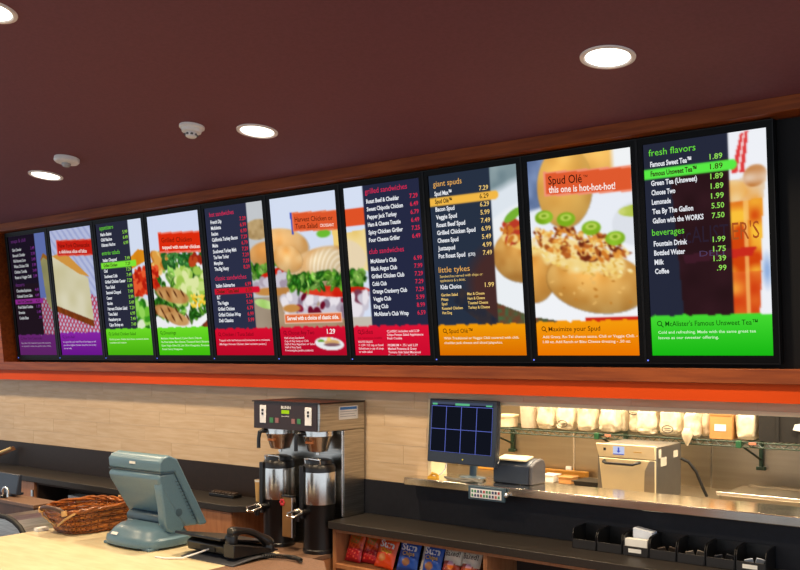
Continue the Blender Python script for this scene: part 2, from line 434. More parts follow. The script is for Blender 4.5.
def panel(p, u0, u1, c, al, v1=0.83):
    p.rect(u0, u1, 0, v1, c, al=al)
def cloth(p, v0, seed):
    m = ((np.sin((U * 1.0 + V * 1.6) * 70) > 0.2) | (np.sin((U * 1.3 - V * 1.5) * 60) > 0.5))
    p.mix((V > v0 + 0.05 * noise(6, 6, seed)) * 1.0, (205, 205, 235)); p.mix(((V > v0 + 0.05 * noise(6, 6, seed)) & m) * 0.8, (190, 40, 70))
def pic1():
    p = Pic((118, 138, 214)); cloth(p, 0.52, 2)
    p.poly([(0.80, 0.22), (0.88, 0.17), (1.0, 0.20), (1.0, 0.66), (0.86, 0.56)], (160, 160, 110), (190, 180, 120), noise(6, 10, 4)); p.poly([(0.79, 0.23), (0.88, 0.165), (1.0, 0.2), (1.0, 0.23), (0.88, 0.2)], (190, 120, 40))
    panel(p, 0, 0.70, (40, 26, 38), 1.0); p.rect(0, 0.70, 0, 0.4, (32, 24, 46), al=0.7)
    p.rect(0.02, 0.76, 0.529, 0.571, (176, 52, 176)); band(p, 0.83, (128, 46, 140), (118, 44, 128)); return p
def pic2():
    p = Pic((196, 204, 238)); p.mix((np.sin((U * 0.8 - V * 1.3) * 60) > 0.3) * 0.5, (150, 160, 215)); cloth(p, 0.52, 5)
    p.poly([(0.0, 0.20), (0.62, 0.34), (0.82, 0.40), (0.86, 0.74), (0.0, 0.62)], (214, 206, 160), (236, 230, 200), noise(5, 9, 6)); p.poly([(0, 0.2), (0.3, 0.17), (0.86, 0.39), (0.62, 0.36)], (226, 160, 70))
    p.poly([(0, 0.60), (0.86, 0.73), (0.85, 0.78), (0.0, 0.65)], (150, 70, 25), (110, 50, 20), noise(20, 30, 7)); tilt(p, 0.14, 0.078, 0.205, (236, 100, 80)); tilt(p, 0.155, 0.088, 0.195, (214, 34, 22))
    band(p, 0.82, (146, 40, 176), (112, 24, 150)); return p
def salad(p, sh):
    f = lambda u: (u - sh)
    leaves(p, f(0.02), f(1.0), 0.28, 0.74, 110, 0.05, GREENS, 4); p.blobs(f(0.45), f(1.0), 0.38, 0.62, 40, 0.05, [(200, 225, 130), (225, 235, 165), (160, 200, 80)], 8)
    p.blobs(f(0.03), f(0.30), 0.27, 0.38, 26, 0.045, [(225, 160, 70), (196, 120, 40), (240, 195, 110)], 5); p.blobs(f(-0.35), f(0.12), 0.36, 0.52, 80, 0.03, [(210, 50, 20), (180, 30, 15), (235, 95, 50)], 6)
    p.blobs(f(0.75), f(1), 0.30, 0.36, 16, 0.03, [(190, 70, 30), (160, 40, 20)], 16); p.blobs(f(0.72), f(0.98), 0.58, 0.66, 26, 0.016, [(235, 190, 30), (250, 215, 80)], 7); leaves(p, f(0.25), f(0.75), 0.25, 0.36, 34, 0.035, [(30, 110, 40), (60, 140, 60), (90, 170, 80)], 17)
    for k, (u, v, ru, rv) in enumerate(((0.36, 0.57, 0.36, 0.06), (0.22, 0.69, 0.30, 0.055), (0.42, 0.74, 0.25, 0.05))):
        p.ell(f(u), v, ru, rv, (214, 170, 110), (176, 116, 60), noise(10, 16, 20 + k), rot=12, soft=0.2)
        for q in range(4): p.ell(f(u - 0.22 + 0.14 * q), v - 0.01, 0.02, 0.045, (90, 45, 18), rot=-35, soft=0.5, al=0.8)
def leaves(p, u0, u1, v0, v1, n, r, cols, seed):
    g = np.random.default_rng(seed)
    for k in range(n):
        c = np.array(cols[g.integers(len(cols))], float) * g.uniform(0.75, 1.15); u, v = g.uniform(u0, u1), g.uniform(v0, v1); a = g.uniform(0, 180)
        p.ell(u, v, r * g.uniform(0.7, 1.4) / 0.5625, r * g.uniform(0.35, 0.8), c, c * 0.6, noise(30, 52, seed + k % 5), rot=a, soft=0.3, wob=0.7, seed=seed + k % 7)
        p.ell(u, v - 0.004, r * 0.5 / 0.5625, r * 0.12, np.minimum(c * 1.5 + 30, 255), rot=a, soft=0.6, al=0.6)
def pic3():
    p = Pic((214, 224, 244)); p.poly([(0.6, 0.30), (0.86, 0.22), (1.0, 0.235), (1.0, 0.31), (0.7, 0.36)], (232, 156, 30), (214, 130, 20), noise(6, 6, 3)); salad(p, -1.12)
    p.blobs(0.72, 1.0, 0.40, 0.54, 60, 0.035, [(210, 50, 20), (180, 30, 15), (235, 95, 50)], 6); p.blobs(0.72, 1.0, 0.60, 0.80, 40, 0.05, GREENS + [(225, 235, 205)], 14)
    panel(p, 0, 0.70, (36, 38, 56), 0.97); p.rect(0.04, 0.80, 0.296, 0.340, (128, 232, 56)); band(p, 0.80, (112, 222, 40), (72, 176, 16)); return p
def pic4():
    p = Pic((212, 222, 246)); p.ell(0.5, 0.62, 0.9, 0.34, (240, 240, 244), rot=-8, soft=0.05); p.poly([(0, 0.34), (0.14, 0.36), (0.0, 0.42)], (230, 150, 30)); salad(p, 0)
    p.poly([(0.55, 0.83), (1.0, 0.70), (1.0, 0.76), (0.75, 0.83)], (246, 246, 248)); p.poly([(0.72, 0.84), (1, 0.75), (1, 0.84)], (140, 60, 30), (90, 40, 20), noise(20, 30, 3))
    tilt(p, 0.185, 0.118, 0.265, (240, 120, 100)); tilt(p, 0.20, 0.130, 0.252, (224, 44, 14)); band(p, 0.80, (112, 222, 40), (64, 190, 14)); return p
def sandwich(p, du, ru=1.0):
    g = lambda u: u * ru + du
    p.ell(g(0.66), 0.44, 0.52 * ru, 0.115, (206, 150, 86), (240, 220, 186), noise(7, 12, 31), rot=-6, soft=0.12)
    p.ell(g(0.78), 0.43, 0.36 * ru, 0.10, (238, 224, 198), (214, 190, 150), np.abs(np.sin(np.sqrt(((U - g(0.95)) * 0.6) ** 2 + (V - 0.5) ** 2) * 90)), soft=0.25, al=0.8)
    p.ell(g(0.16), 0.385, 0.24 * ru, 0.09, (226, 162, 88), (246, 206, 146), noise(10, 18, 33), rot=14, soft=0.1); shade(p, g(0.16), 0.385, 0.24 * ru, 0.09, 0.4, 14); shade(p, g(0.66), 0.44, 0.52 * ru, 0.115, 0.35, -6)
    p.blobs(g(0.06), g(1.0), 0.60, 0.745, 60, 0.05, [(206, 200, 212), (176, 164, 178), (236, 230, 236), (140, 120, 140)], 34); p.blobs(g(0.2), g(0.95), 0.62, 0.74, 7, 0.035, [(110, 14, 40), (140, 26, 56)], 35)
    p.ell(g(0.75), 0.605, 0.5 * ru, 0.035, (206, 30, 14), (236, 80, 50), noise(9, 14, 36), rot=5); leaves(p, g(0.12), g(1.0), 0.50, 0.575, 80, 0.04, GREENS, 37)
    p.ell(g(0.16), 0.70, 0.16 * ru, 0.03, (200, 140, 70), soft=0.3)
def pic5():
    p = Pic((198, 202, 206)); p.rect(0.6, 1, 0.62, 0.86, (150, 132, 112), (176, 160, 140), noise(5, 8, 2)); p.ell(0.88, 0.18, 0.24, 0.07, (206, 178, 130), (160, 130, 84), noise(20, 36, 3), soft=0.1)
    p.ell(0.98, 0.345, 0.30, 0.09, (226, 170, 104), (206, 140, 70), noise(8, 12, 4), soft=0.15); shade(p, 0.98, 0.345, 0.30, 0.09, 0.4); leaves(p, 0.75, 1, 0.42, 0.48, 30, 0.035, GREENS, 5)
    p.ell(1.0, 0.49, 0.14, 0.03, (206, 34, 16)); p.blobs(0.78, 1, 0.51, 0.57, 20, 0.035, [(206, 200, 212), (176, 164, 178)], 6); p.ell(0.95, 0.585, 0.22, 0.03, (200, 140, 70), soft=0.3)
    p.ell(0.9, 0.665, 0.18, 0.03, (150, 200, 90), (200, 230, 150), noise(8, 8, 7), rot=12)
    panel(p, 0, 0.72, (44, 48, 72), 1.0); p.rect(0.06, 0.80, 0.545, 0.588, (214, 20, 48)); p.ell(0.80, 0.5665, 0.04, 0.0215, (214, 20, 48)); band(p, 0.82, (220, 16, 48), (188, 10, 40)); return p
def pic6():
    p = Pic((216, 226, 246)); p.rect(0, 1, 0.4, 0.86, (150, 120, 90), (186, 160, 130), noise(5, 8, 2)); p.mix(np.clip((0.5 - V) / 0.1, 0, 1), (216, 226, 246))
    p.ell(0.15, 0.30, 0.42, 0.115, (222, 160, 88), (246, 214, 162), noise(10, 18, 8), rot=8, soft=0.1); shade(p, 0.15, 0.30, 0.42, 0.115, 0.4, 8); leaves(p, 0, 0.26, 0.37, 0.43, 30, 0.035, GREENS, 9)
    p.ell(0.14, 0.46, 0.2, 0.03, (206, 34, 16)); p.blobs(0.0, 0.26, 0.46, 0.55, 20, 0.04, [(206, 200, 212), (166, 150, 166)], 10); p.ell(0.12, 0.59, 0.3, 0.03, (190, 130, 66), soft=0.3)
    p.ell(0.78, 0.25, 0.12, 0.03, (110, 190, 50), soft=0.3); p.poly([(0.9, 0.2), (1, 0.19), (1, 0.36), (0.92, 0.34)], (246, 210, 120)); sandwich(p, 0.05)
    p.poly([(0.3, 0.10), (0.33, 0.10), (0.34, 0.24), (0.31, 0.24)], (60, 80, 190)); tilt(p, 0.33, 0.100, 0.220, (238, 130, 90)); tilt(p, 0.345, 0.108, 0.212, (226, 88, 44))
    p.rect(0.09, 0.95, 0.735, 0.795, (245, 210, 190)); p.rect(0.10, 0.94, 0.74, 0.79, (232, 112, 62)); band(p, 0.82, (216, 16, 50), (180, 10, 40))
    p.ell(0.74, 0.928, 0.22, 0.042, (236, 238, 240), soft=0.05, rot=4); p.ell(0.78, 0.92, 0.13, 0.02, (216, 170, 110), soft=0.3); p.ell(0.78, 0.935, 0.14, 0.012, (130, 90, 100), soft=0.3); p.ell(0.62, 0.91, 0.06, 0.01, (110, 160, 50), soft=0.3); p.ell(0.74, 0.9, 0.04, 0.012, (246, 214, 120), soft=0.3); return p
def pic7():
    p = Pic((218, 228, 248)); p.poly([(0, 0.26), (0.27, 0.25), (0.27, 0.50), (0, 0.46)], (236, 200, 110), (250, 230, 170), noise(8, 12, 3)); p.rect(0, 0.27, 0.125, 0.225, (228, 84, 40)); p.ell(-0.1, 0.42, 0.36, 0.13, (236, 216, 180), soft=0.1)
    leaves(p, 0, 0.2, 0.50, 0.57, 30, 0.04, GREENS, 5); p.ell(0.05, 0.61, 0.22, 0.025, (206, 34, 16)); p.blobs(0, 0.2, 0.63, 0.74, 24, 0.045, [(206, 200, 212), (236, 230, 236), (120, 60, 80)], 6); p.rect(0, 0.3, 0.77, 0.84, (200, 190, 176))
    panel(p, 0.255, 1, (38, 42, 68), 1.0); band(p, 0.825, (226, 20, 54), (206, 12, 46)); return p
def shade(p, cu, cv, ru, rv, k=0.45, rot=0, off=(-0.15, -0.35)):
    """round a shape off: darker towards its lower edge, brighter towards the upper"""
    du, dv = (U - cu) * 0.5625, (V - cv); q, w = math.cos(R(rot)), math.sin(R(rot))
    x, y = (du * q + dv * w) / (ru * 0.5625), (-du * w + dv * q) / rv
    m = (x * x + y * y) < 1.0; l = np.clip(1.14 - 0.55 * k * np.sqrt((x - off[0]) ** 2 + (y - off[1]) ** 2), 0.35, 1.2)
    p.a = np.where(m[..., None], p.a * l[..., None], p.a)
def grain(p, amt, seed, m=None):
    n = 1 + amt * (np.random.default_rng(seed).random(U.shape) - 0.5)
    p.a = p.a * (n if m is None else np.where(m, n, 1))[..., None]
def topping(p, cu, cv, ru, rv, rot, n, cols, seed, sz=1.0):
    g = np.random.default_rng(seed); q, w = math.cos(R(rot)), math.sin(R(rot))
    for k in range(n):
        r = math.sqrt(g.random()); a = g.uniform(0, 6.283); x, y = r * math.cos(a) * ru * 0.5625, r * math.sin(a) * rv
        p.ell(cu + (x * q - y * w) / 0.5625, cv + x * w + y * q, sz * g.uniform(0.012, 0.045), sz * g.uniform(0.006, 0.014), cols[g.integers(len(cols))], rot=g.uniform(-40, 60), soft=0.5)
CHILI = [(130, 52, 22), (168, 84, 32), (236, 166, 70), (250, 220, 150), (216, 128, 44), (110, 42, 20), (244, 196, 104), (232, 150, 60), (190, 100, 38)]
CHEESE = [(250, 220, 130), (240, 196, 90), (252, 236, 180), (226, 176, 80)]
def potato(p, du, r=1.0):
    g = lambda u: u * r + du
    p.ell(g(-0.02), 0.58, 0.24 * r, 0.15, (206, 138, 56), (232, 176, 92), noise(10, 18, 42), soft=0.06); shade(p, g(-0.02), 0.58, 0.24 * r, 0.15, 0.4)
    p.ell(g(0.60), 0.635, 0.50 * r, 0.155, (218, 150, 62), (244, 190, 104), noise(10, 18, 41), rot=10, soft=0.05); shade(p, g(0.60), 0.635, 0.50 * r, 0.155, 0.5, 10)
    topping(p, g(0.58), 0.66, 0.42, 0.10, 10, 26, [(196, 130, 50), (236, 186, 104)], 46, 0.9)
    p.ell(g(0.44), 0.50, 0.56 * r, 0.085, (244, 206, 116), (252, 234, 176), noise(16, 28, 43), rot=16, soft=0.25, wob=0.35)
    topping(p, g(0.45), 0.515, 0.52, 0.062, 16, 90, CHEESE, 45, 0.8)
    topping(p, g(0.45), 0.435, 0.48, 0.075, 14, 190, CHILI, 44, 1.35)
    topping(p, g(0.50), 0.43, 0.42, 0.05, 14, 40, [(250, 226, 150), (246, 206, 110)], 47, 0.6)
def pic8():
    p = Pic((226, 234, 242)); p.mix(np.clip((0.16 - V + (U - 0.7) * -0.2) / 0.05, 0, 1), (150, 168, 172), (110, 132, 140), noise(12, 20, 3)); p.ell(1.1, 0.55, 0.75, 0.36, (240, 244, 248), rot=-20, soft=0.06)
    p.poly([(0.55, 0.84), (0.62, 0.70), (1, 0.78), (1, 0.86)], (120, 60, 40), (60, 110, 70), noise(30, 50, 5)); p.ell(1.02, 0.47, 0.34, 0.15, (196, 134, 60), (222, 170, 90), noise(14, 24, 6), soft=0.05); shade(p, 1.02, 0.47, 0.34, 0.15, 0.45); p.ell(0.98, 0.40, 0.22, 0.045, (244, 210, 120), rot=20, soft=0.3); topping(p, 0.98, 0.36, 0.2, 0.05, 20, 70, CHILI, 48, 0.8)
    p.blobs(0.84, 1.0, 0.30, 0.40, 40, 0.028, [(206, 120, 40), (160, 60, 30), (245, 210, 130), (190, 60, 40)], 7); p.ell(0.93, 0.26, 0.12, 0.025, (120, 180, 50), rot=-30)
    q = Pic((40, 50, 68)); q.ell(0.72, 0.62, 0.4, 0.25, (72, 44, 42), soft=0.4); q.poly([(0.3, 0.62), (0.72, 0.82), (0.6, 0.86), (0.2, 0.7)], (60, 50, 50), (30, 40, 60), noise(20, 30, 8))
    m = (U < 0.70) & (V < 0.84); p.mix(m * 1.0, (0, 0, 0)); p.a[m] = q.a[m]; p.rect(0.0, 0.745, 0.122, 0.168, (248, 188, 72)); p.ell(0.745, 0.145, 0.045, 0.024, (248, 188, 72)); band(p, 0.83, (248, 160, 8), (222, 112, 0)); return p
def pic9():
    p = Pic((232, 238, 248)); p.mix(np.clip((0.22 - V + 0.1 * (0.4 - U)) / 0.02, 0, 1), (90, 110, 150), (130, 150, 190), noise(14, 24, 3)); p.mix(np.clip((V - 0.16 - 0.1 * (1 - U)) / 0.02, 0, 1), (238, 242, 250))
    p.ell(0.75, 0.06, 0.30, 0.14, (240, 192, 104), (222, 164, 80), noise(8, 14, 5), soft=0.05); shade(p, 0.75, 0.06, 0.30, 0.14, 0.4); p.ell(0.36, 0.15, 0.28, 0.21, (244, 194, 100), (222, 164, 76), noise(8, 14, 4), soft=0.05); shade(p, 0.36, 0.15, 0.28, 0.21, 0.4); p.mix(np.clip((U - 0.8) / 0.05, 0, 1) * (V < 0.10), (246, 248, 250))
    p.ell(1.05, 0.36, 0.26, 0.11, (226, 230, 238), soft=0.06); p.ell(1.02, 0.30, 0.17, 0.03, (170, 190, 60), (210, 220, 120), noise(20, 30, 6)); p.ell(0.5, 0.66, 0.95, 0.25, (246, 248, 252), rot=6, soft=0.05)
    potato(p, 0.02); p.poly([(0, 0.80), (0.5, 0.845), (0, 0.86)], (140, 60, 40), (50, 100, 60), noise(30, 50, 5)); p.rect(0.5, 1, 0.81, 0.86, (206, 40, 24))
    for u, v in ((0.36, 0.31), (0.60, 0.365), (0.82, 0.425), (0.14, 0.29)):
        p.ell(u, v, 0.10, 0.038, (120, 170, 24), (150, 200, 50), noise(10, 10, 7), soft=0.15); p.ell(u, v - 0.008, 0.065, 0.02, (190, 215, 90), soft=0.3); p.ell(u, v - 0.008, 0.03, 0.009, (120, 160, 30), soft=0.3)
    tilt(p, 0.155, 0.062, 0.185, (246, 150, 120)); tilt(p, 0.172, 0.071, 0.176, (228, 92, 48)); band(p, 0.825, (250, 160, 14), (240, 120, 0)); return p
def pic10():
    p = Pic((244, 246, 252)); p.poly([(0.28, 0.30), (0.96, 0.28), (0.90, 0.86), (0.36, 0.86)], (236, 120, 20), (250, 190, 60), noise(7, 12, 11)); n = noise(9, 16, 12)
    p.poly([(0.6, 0.30), (0.96, 0.28), (0.90, 0.86), (0.62, 0.86)], (214, 70, 14), (255, 196, 60), np.clip(n * 1.6 - 0.3, 0, 1)); p.poly([(0.6, 0.62), (0.93, 0.62), (0.90, 0.86), (0.62, 0.86)], (206, 40, 12), (250, 150, 60), noise(7, 20, 13), al=0.7); p.poly([(0.8, 0.3), (0.84, 0.3), (0.83, 0.86), (0.80, 0.86)], (255, 206, 120), al=0.7)
    p.poly([(0.26, 0.22), (0.99, 0.20), (0.96, 0.30), (0.28, 0.32)], (232, 226, 220), (240, 170, 80), noise(10, 30, 14)); p.ell(0.72, 0.26, 0.12, 0.05, (236, 150, 40), (246, 220, 170), noise(8, 20, 3)); p.ell(0.9, 0.2, 0.10, 0.05, (190, 110, 40), (240, 220, 200), noise(14, 24, 15), rot=-30); p.poly([(0.72, 0.18), (0.80, 0.01), (0.86, 0.0), (0.82, 0.18)], (226, 60, 60)); p.poly([(0.765, 0.18), (0.825, 0.0), (0.838, 0.0), (0.785, 0.18)], (250, 230, 230))
    p.ell(0.97, 0.62, 0.05, 0.1, (150, 180, 225), soft=0.8); p.poly([(0.3, 0.53), (0.9, 0.51), (0.86, 0.55), (0.32, 0.57)], (206, 44, 30))
    q = Pic((38, 42, 60)); q.poly([(0.22, 0.15), (0.8, 0.1), (0.8, 0.9), (0.30, 0.9)], (52, 26, 32), (40, 20, 24), noise(8, 14, 17)); q.poly([(0.3, 0.53), (0.72, 0.51), (0.72, 0.55), (0.32, 0.57)], (64, 28, 40))
    m = (U < 0.70) & (V < 0.84); p.a[m] = q.a[m]; p.rect(0.0, 0.72, 0.117, 0.163, (92, 240, 70)); p.ell(0.725, 0.140, 0.045, 0.024, (92, 240, 70)); band(p, 0.81, (72, 222, 52), (24, 186, 20)); return p
LW, LH = 0.5625, 1.0
def caption(v0, head, body, hc, bc=(245, 245, 245), cw=0.027, u=0.05):
    L = [(head, u + 0.075, v0 + 0.05, len(head) * cw, 0.024, 'l', 'caption', hc, 0.005)]
    for k, s in enumerate(body):
        L.append((s, u + 0.01, v0 + 0.085 + 0.026 * k, len(s) * 0.0165, 0.0135, 'l', 'note', bc, 0.01))
    return L
def menu(rows, u0, up, hc, pc, dv0=0.0, cw=0.0195, wc=(238, 240, 246), pn=True):
    """rows: (kind, v, text, price); kind h heading, i item, s highlighted item"""
    L = []
    for k, v, s, pr in rows:
        v += dv0
        if k == 'h': L.append((s, u0 - 0.01, v, len(s) * 0.0305, 0.031, 'l', 'heading', hc, 0.0))
        else:
            L.append((s, u0, v, len(s) * cw, 0.0235, 'l', 'item' if k == 'i' else 'highlight', wc if k == 'i' else (50, 40, 20), 0.028))
            if pr: L.append((pr, up, v, len(pr) * 0.0255, 0.0245, 'r', 'price' if k == 'i' else 'highlight', pc if k == 'i' else (60, 50, 20), 0.012))
    return L
def rows(spec, prices):
    out = []; i = 0
    for k, v, s in spec:
        if k == 'h': out.append((k, v, s, ''))
        else: out.append((k, v, s, prices[i % len(prices)] if prices else '')); i += 1
    return out
def run(v0, dv, names, hl=None):
    return [('s' if n == hl else 'i', v0 + dv * k, n) for k, n in enumerate(names)]
GRN = (110, 220, 50); RED = (226, 40, 84); PUR = (170, 70, 190); ORG = (240, 178, 90); DK = (60, 20, 40)
T1 = menu(rows([('h', 0.055, 'soups & chili')] + run(0.125, 0.046, ['Clam Chowder', 'Broccoli Cheddar', 'Old Harvest Corn', 'White Chicken Chili', 'Chicken Tortilla', 'Roast or Veggie Chili']) + [('h', 0.42, 'desserts')] + run(0.467, 0.046, ['Chocolate Explosion', 'Colossal Carrot Cake', 'New York Cheesecake', 'Fresh Baked Cookies', 'Brownies', 'Cookie Bites'], 'New York Cheesecake'), ['3.49', '3.99', '3.49', '3.99', '3.49', '3.99', '4.49', '4.49', '4.29', '1.09', '1.49', '.99']), 0.08, 0.68, (130, 60, 150), (150, 60, 170), cw=0.021) + \
    caption(0.82, 'New York Cheesecake', ['Enjoy New York cheesecake topped with strawberry', 'or caramel, it makes the perfect slice of bliss.'], (84, 30, 90), (214, 190, 224))
T2 = [('New York Cheesecake', 0.19, 0.135, 0.74, 0.034, 'l', 'banner', (70, 16, 10), 0.0), ('a delicious slice of bliss', 0.19, 0.178, 0.66, 0.026, 'l', 'banner_note', (255, 225, 220), 0.03)] + \
    caption(0.815, 'Just Ask!', ['In a good for you? Ask! We will be happy to tell', 'you all our lighter choices. Good for you is why', 'we can help.'], (90, 20, 110), (226, 200, 240))
T3 = menu(rows([('h', 0.047, 'appetizers')] + run(0.093, 0.04, ['Nacho Basket', 'Chili Nachos', 'Ultimate Nachos']) + [('h', 0.237, 'entrée salads')] + run(0.287, 0.041, ['Italian Chopped', 'Grilled Chicken', 'Chef', 'Southwest Cobb', 'Grilled Chicken Caesar', 'Taco Salad', 'Savannah Chopped', 'Caesar', 'Garden', 'Harvest Chicken Salad', 'Tuna Salad', 'Pecanberry sm', 'Cajun Shrimp sm'], 'Grilled Chicken'), ['5.99', '6.49', '6.99', '7.49', '7.29', '7.29', '7.49', '7.29', '6.99', '7.49', '5.99', '5.49', '7.29', '6.99', '7.49', '7.49']), 0.09, 0.68, GRN, (150, 220, 70), cw=0.0205) + \
    caption(0.80, 'Grilled Chicken Salad', ['Garden greens, cheddar-jack cheese, tomatoes, bacon,', 'cucumbers and croutons.'], (30, 90, 10), (225, 250, 200), 0.025)
T4 = [('Grilled Chicken', 0.25, 0.185, 0.58, 0.034, 'l', 'banner', (90, 22, 8), 0.0), ('topped with tender chicken', 0.25, 0.231, 0.72, 0.024, 'l', 'banner_note', (255, 226, 214), 0.03)] + \
    caption(0.80, 'Dressings', ['McAlister Honey Mustard, Caesar, Ranch, Chipotle', 'Fat Free Italian, Bleu Cheese, Thousand Island, Balsamic', 'Extra Virgin Olive Oil, Lite Olive Vinaigrette, Parmesan', 'Greek Cherry Vinaigrette.'], (30, 90, 10), (225, 250, 200))
T5 = menu(rows([('h', 0.06, 'hot sandwiches')] + run(0.108, 0.0395, ['French Dip', 'Mufuletta', 'Reuben', 'California Turkey Bacon', 'Melts', 'Southwest Turkey Melt', 'The New Yorker', 'Memphian', 'The Big Nasty']) + [('h', 0.49, 'classic sandwiches')] + run(0.537, 0.0395, ['Italian Submarine', 'Chicken / Tuna Salad', 'BLT', 'The Veggie', 'Grilled Chicken', 'Grilled Chicken Wrap', 'Deli Classics'], 'Chicken / Tuna Salad'), ['7.29', '6.99', '6.99', '7.29', '6.79', '7.29', '7.29', '7.29', '8.29', '6.99', '6.39', '5.79', '5.29', '6.79', '6.99', '5.99']), 0.09, 0.70, RED, (226, 40, 60)) + \
    caption(0.82, 'Chicken / Tuna Salad', ['Topped with leaf lettuce and tomatoes on a croissant.', '(Michigan Harvest Chicken Salad contains pecans.)'], (120, 8, 24), (255, 214, 220))
T6 = [('Harvest Chicken or', 0.37, 0.150, 0.56, 0.030, 'l', 'banner', (70, 24, 10), 0.004), ('Tuna Salad', 0.37, 0.192, 0.33, 0.030, 'l', 'banner', (70, 24, 10), 0.004), ('CROISSANT', 0.74, 0.188, 0.2, 0.018, 'l', 'banner_note', (255, 224, 210), 0.02),
      ('Served with a choice of classic side.', 0.13, 0.775, 0.78, 0.025, 'l', 'banner_note', (255, 240, 232), 0.035), ('1.29', 0.72, 0.866, 0.12, 0.03, 'l', 'banner_note', (255, 240, 240), 0.02)] + \
    [('Choose Any Two', 0.13, 0.868, 0.40, 0.026, 'l', 'caption', (110, 6, 24), 0.0)] + [(s, 0.06, 0.895 + 0.02 * k, len(s) * 0.0155, 0.013, 'l', 'note', (255, 214, 222), 0.01) for k, s in enumerate(['Half of any Sandwich', 'Cup of Any Soup or Chili', 'Half of Any Appetizer or Salad', 'Half of Any Spud', 'Premium(plus jumbo potatoes)'])]
T7 = menu(rows([('h', 0.05, 'grilled sandwiches')] + run(0.105, 0.045, ['Roast Beef & Cheddar', 'Sweet Chipotle Chicken', 'Pepper Jack Turkey', 'Ham & Cheese Toastie', 'Spicy Chicken Griller', 'Four Cheese Griller']) + [('h', 0.40, 'club sandwiches')] + run(0.454, 0.0445, ["McAlister's Club", 'Black Angus Club', 'Grilled Chicken Club', 'Cobb Club', 'Orange Cranberry Club', 'Veggie Club', 'King Club', "McAlister's Club Wrap"]), ['7.29', '6.49', '6.79', '6.49', '7.25', '6.49', '6.99', '7.99', '7.29', '7.29', '7.29', '5.99', '8.99', '6.59']), 0.30, 0.965, RED, (226, 44, 78), cw=0.0215) + \
    [('Sides', 0.11, 0.872, 0.15, 0.028, 'l', 'caption', (120, 8, 24), 0.0), ('Side Substitutions Available', 0.05, 0.902, 0.33, 0.013, 'l', 'caption', (120, 8, 24), 0.0)] + \
    [(s, 0.05, 0.925 + 0.02 * k, 0.34 * len(s) / 24, 0.013, 'l', 'note', (255, 220, 226), 0.012) for k, s in enumerate(['SOUP BY SALADS', '+ 1.59 / 1/2 cup or bowl', 'Substitute a cup of soup', 'or side salad'])] + \
    [(s, 0.45, 0.865 + 0.0205 * k, 0.42 * len(s) / 26, 0.0135, 'l', 'note', (255, 220, 226), 0.015) for k, s in enumerate(['CLASSIC includes: add 2.29', 'Chips Potato Salad Applesauce', 'Fruit Cookie', '', 'PREMIUM + .75 / add 2.29', 'Mashed Potatoes & Gravy', 'Tomato Side Salad Macaroni', 'Steamed Veggies Fruit Cup']) if s]
T8 = menu(rows([('h', 0.062, 'giant spuds')] + run(0.112, 0.0430, ['Spud Max™', 'Spud Olé™', 'Bacon Spud', 'Veggie Spud', 'Roast Beef Spud', 'Grilled Chicken Spud', 'Cheese Spud', 'Justaspud', 'Pot Roast Spud'], 'Spud Olé™') + [('h', 0.536, 'little tykes')] + [('i', 0.628, 'Kids Choice')], ['7.29', '6.29', '6.29', '5.99', '7.49', '6.99', '5.49', '4.99', '7.49', '1.99']), 0.06, 0.68, ORG, (244, 206, 120), cw=0.0225) + \
    [('(LTO)', 0.41, 0.455, 0.08, 0.016, 'l', 'item', (238, 240, 246), 0.03), ('Sandwiches served with chips or', 0.06, 0.565, 0.5, 0.015, 'l', 'price', (244, 206, 120), 0.0), ('applesauce & a drink.', 0.06, 0.588, 0.3, 0.015, 'l', 'price', (244, 206, 120), 0.0)] + \
    [(s, 0.06, 0.668 + 0.025 * k, len(s) * 0.0165, 0.015, 'l', 'price', (244, 206, 120), 0.02) for k, s in enumerate(['Garden Salad', 'Pitas', 'Spud', 'Roasted Chicken', 'Hot Dog'])] + \
    [(s, 0.37, 0.668 + 0.025 * k, len(s) * 0.0165, 0.015, 'l', 'price', (244, 206, 120), 0.02) for k, s in enumerate(['Mac & Cheese', 'Ham & Cheese', 'Toasted Cheese', 'Turkey & Cheese'])] + \
    caption(0.825, 'Spud Olé™', ['With Traditional or Veggie Chili covered with chili,', 'cheddar-jack cheese and sliced jalapeños.'], (80, 44, 6), (255, 240, 206), 0.031)
T9 = [('Spud Olé', 0.205, 0.122, 0.33, 0.042, 'l', 'banner', (60, 22, 10), 0.008), ('™', 0.55, 0.107, 0.04, 0.02, 'l', 'banner', (60, 22, 10), 0.0), ('this one is hot-hot-hot!', 0.205, 0.164, 0.64, 0.033, 'l', 'banner_note', (255, 236, 226), 0.022)] + \
    caption(0.825, 'Maximize your Spud', ['Add Gravy, Ro-Tel cheese sauce, Chili or Veggie Chili. -', '1.00 oz. Add Ranch or Bleu Cheese dressing - .50 oz.'], (84, 46, 8), (255, 242, 214), 0.0285)
T10 = menu(rows([('h', 0.056, 'fresh flavors')] + run(0.106, 0.0440, ['Famous Sweet Tea™', 'Famous Unsweet Tea™', 'Green Tea (Unsweet)', 'Choose Two', 'Lemonade', 'Tea By The Gallon', 'Gallon with the WORKS'], 'Famous Unsweet Tea™') + [('h', 0.428, 'beverages')] + run(0.478, 0.0435, ['Fountain Drink', 'Bottled Water', 'Milk', 'Coffee']), ['1.89', '1.89', '1.89', '1.89', '1.99', '5.50', '7.50', '1.99', '1.75', '1.39', '.99']), 0.055, 0.655, (110, 226, 60), (150, 226, 90), cw=0.0205) + \
    caption(0.81, "McAlister's Famous Unsweet Tea™", ['Cold and refreshing. Made with the same great tea', 'leaves as our sweeter offering.'], (16, 84, 14), (214, 252, 204), 0.0245) + \
    [("McALIST", 0.24, 0.475, 0.44, 0.075, 'l', 'glass_print', (44, 32, 48), 0.0), ("ER'S", 0.71, 0.475, 0.21, 0.078, 'l', 'glass_print', (176, 84, 34), 0.0), ('DELI', 0.44, 0.54, 0.2, 0.026, 'l', 'glass_print', (78, 62, 96), 0.0)]
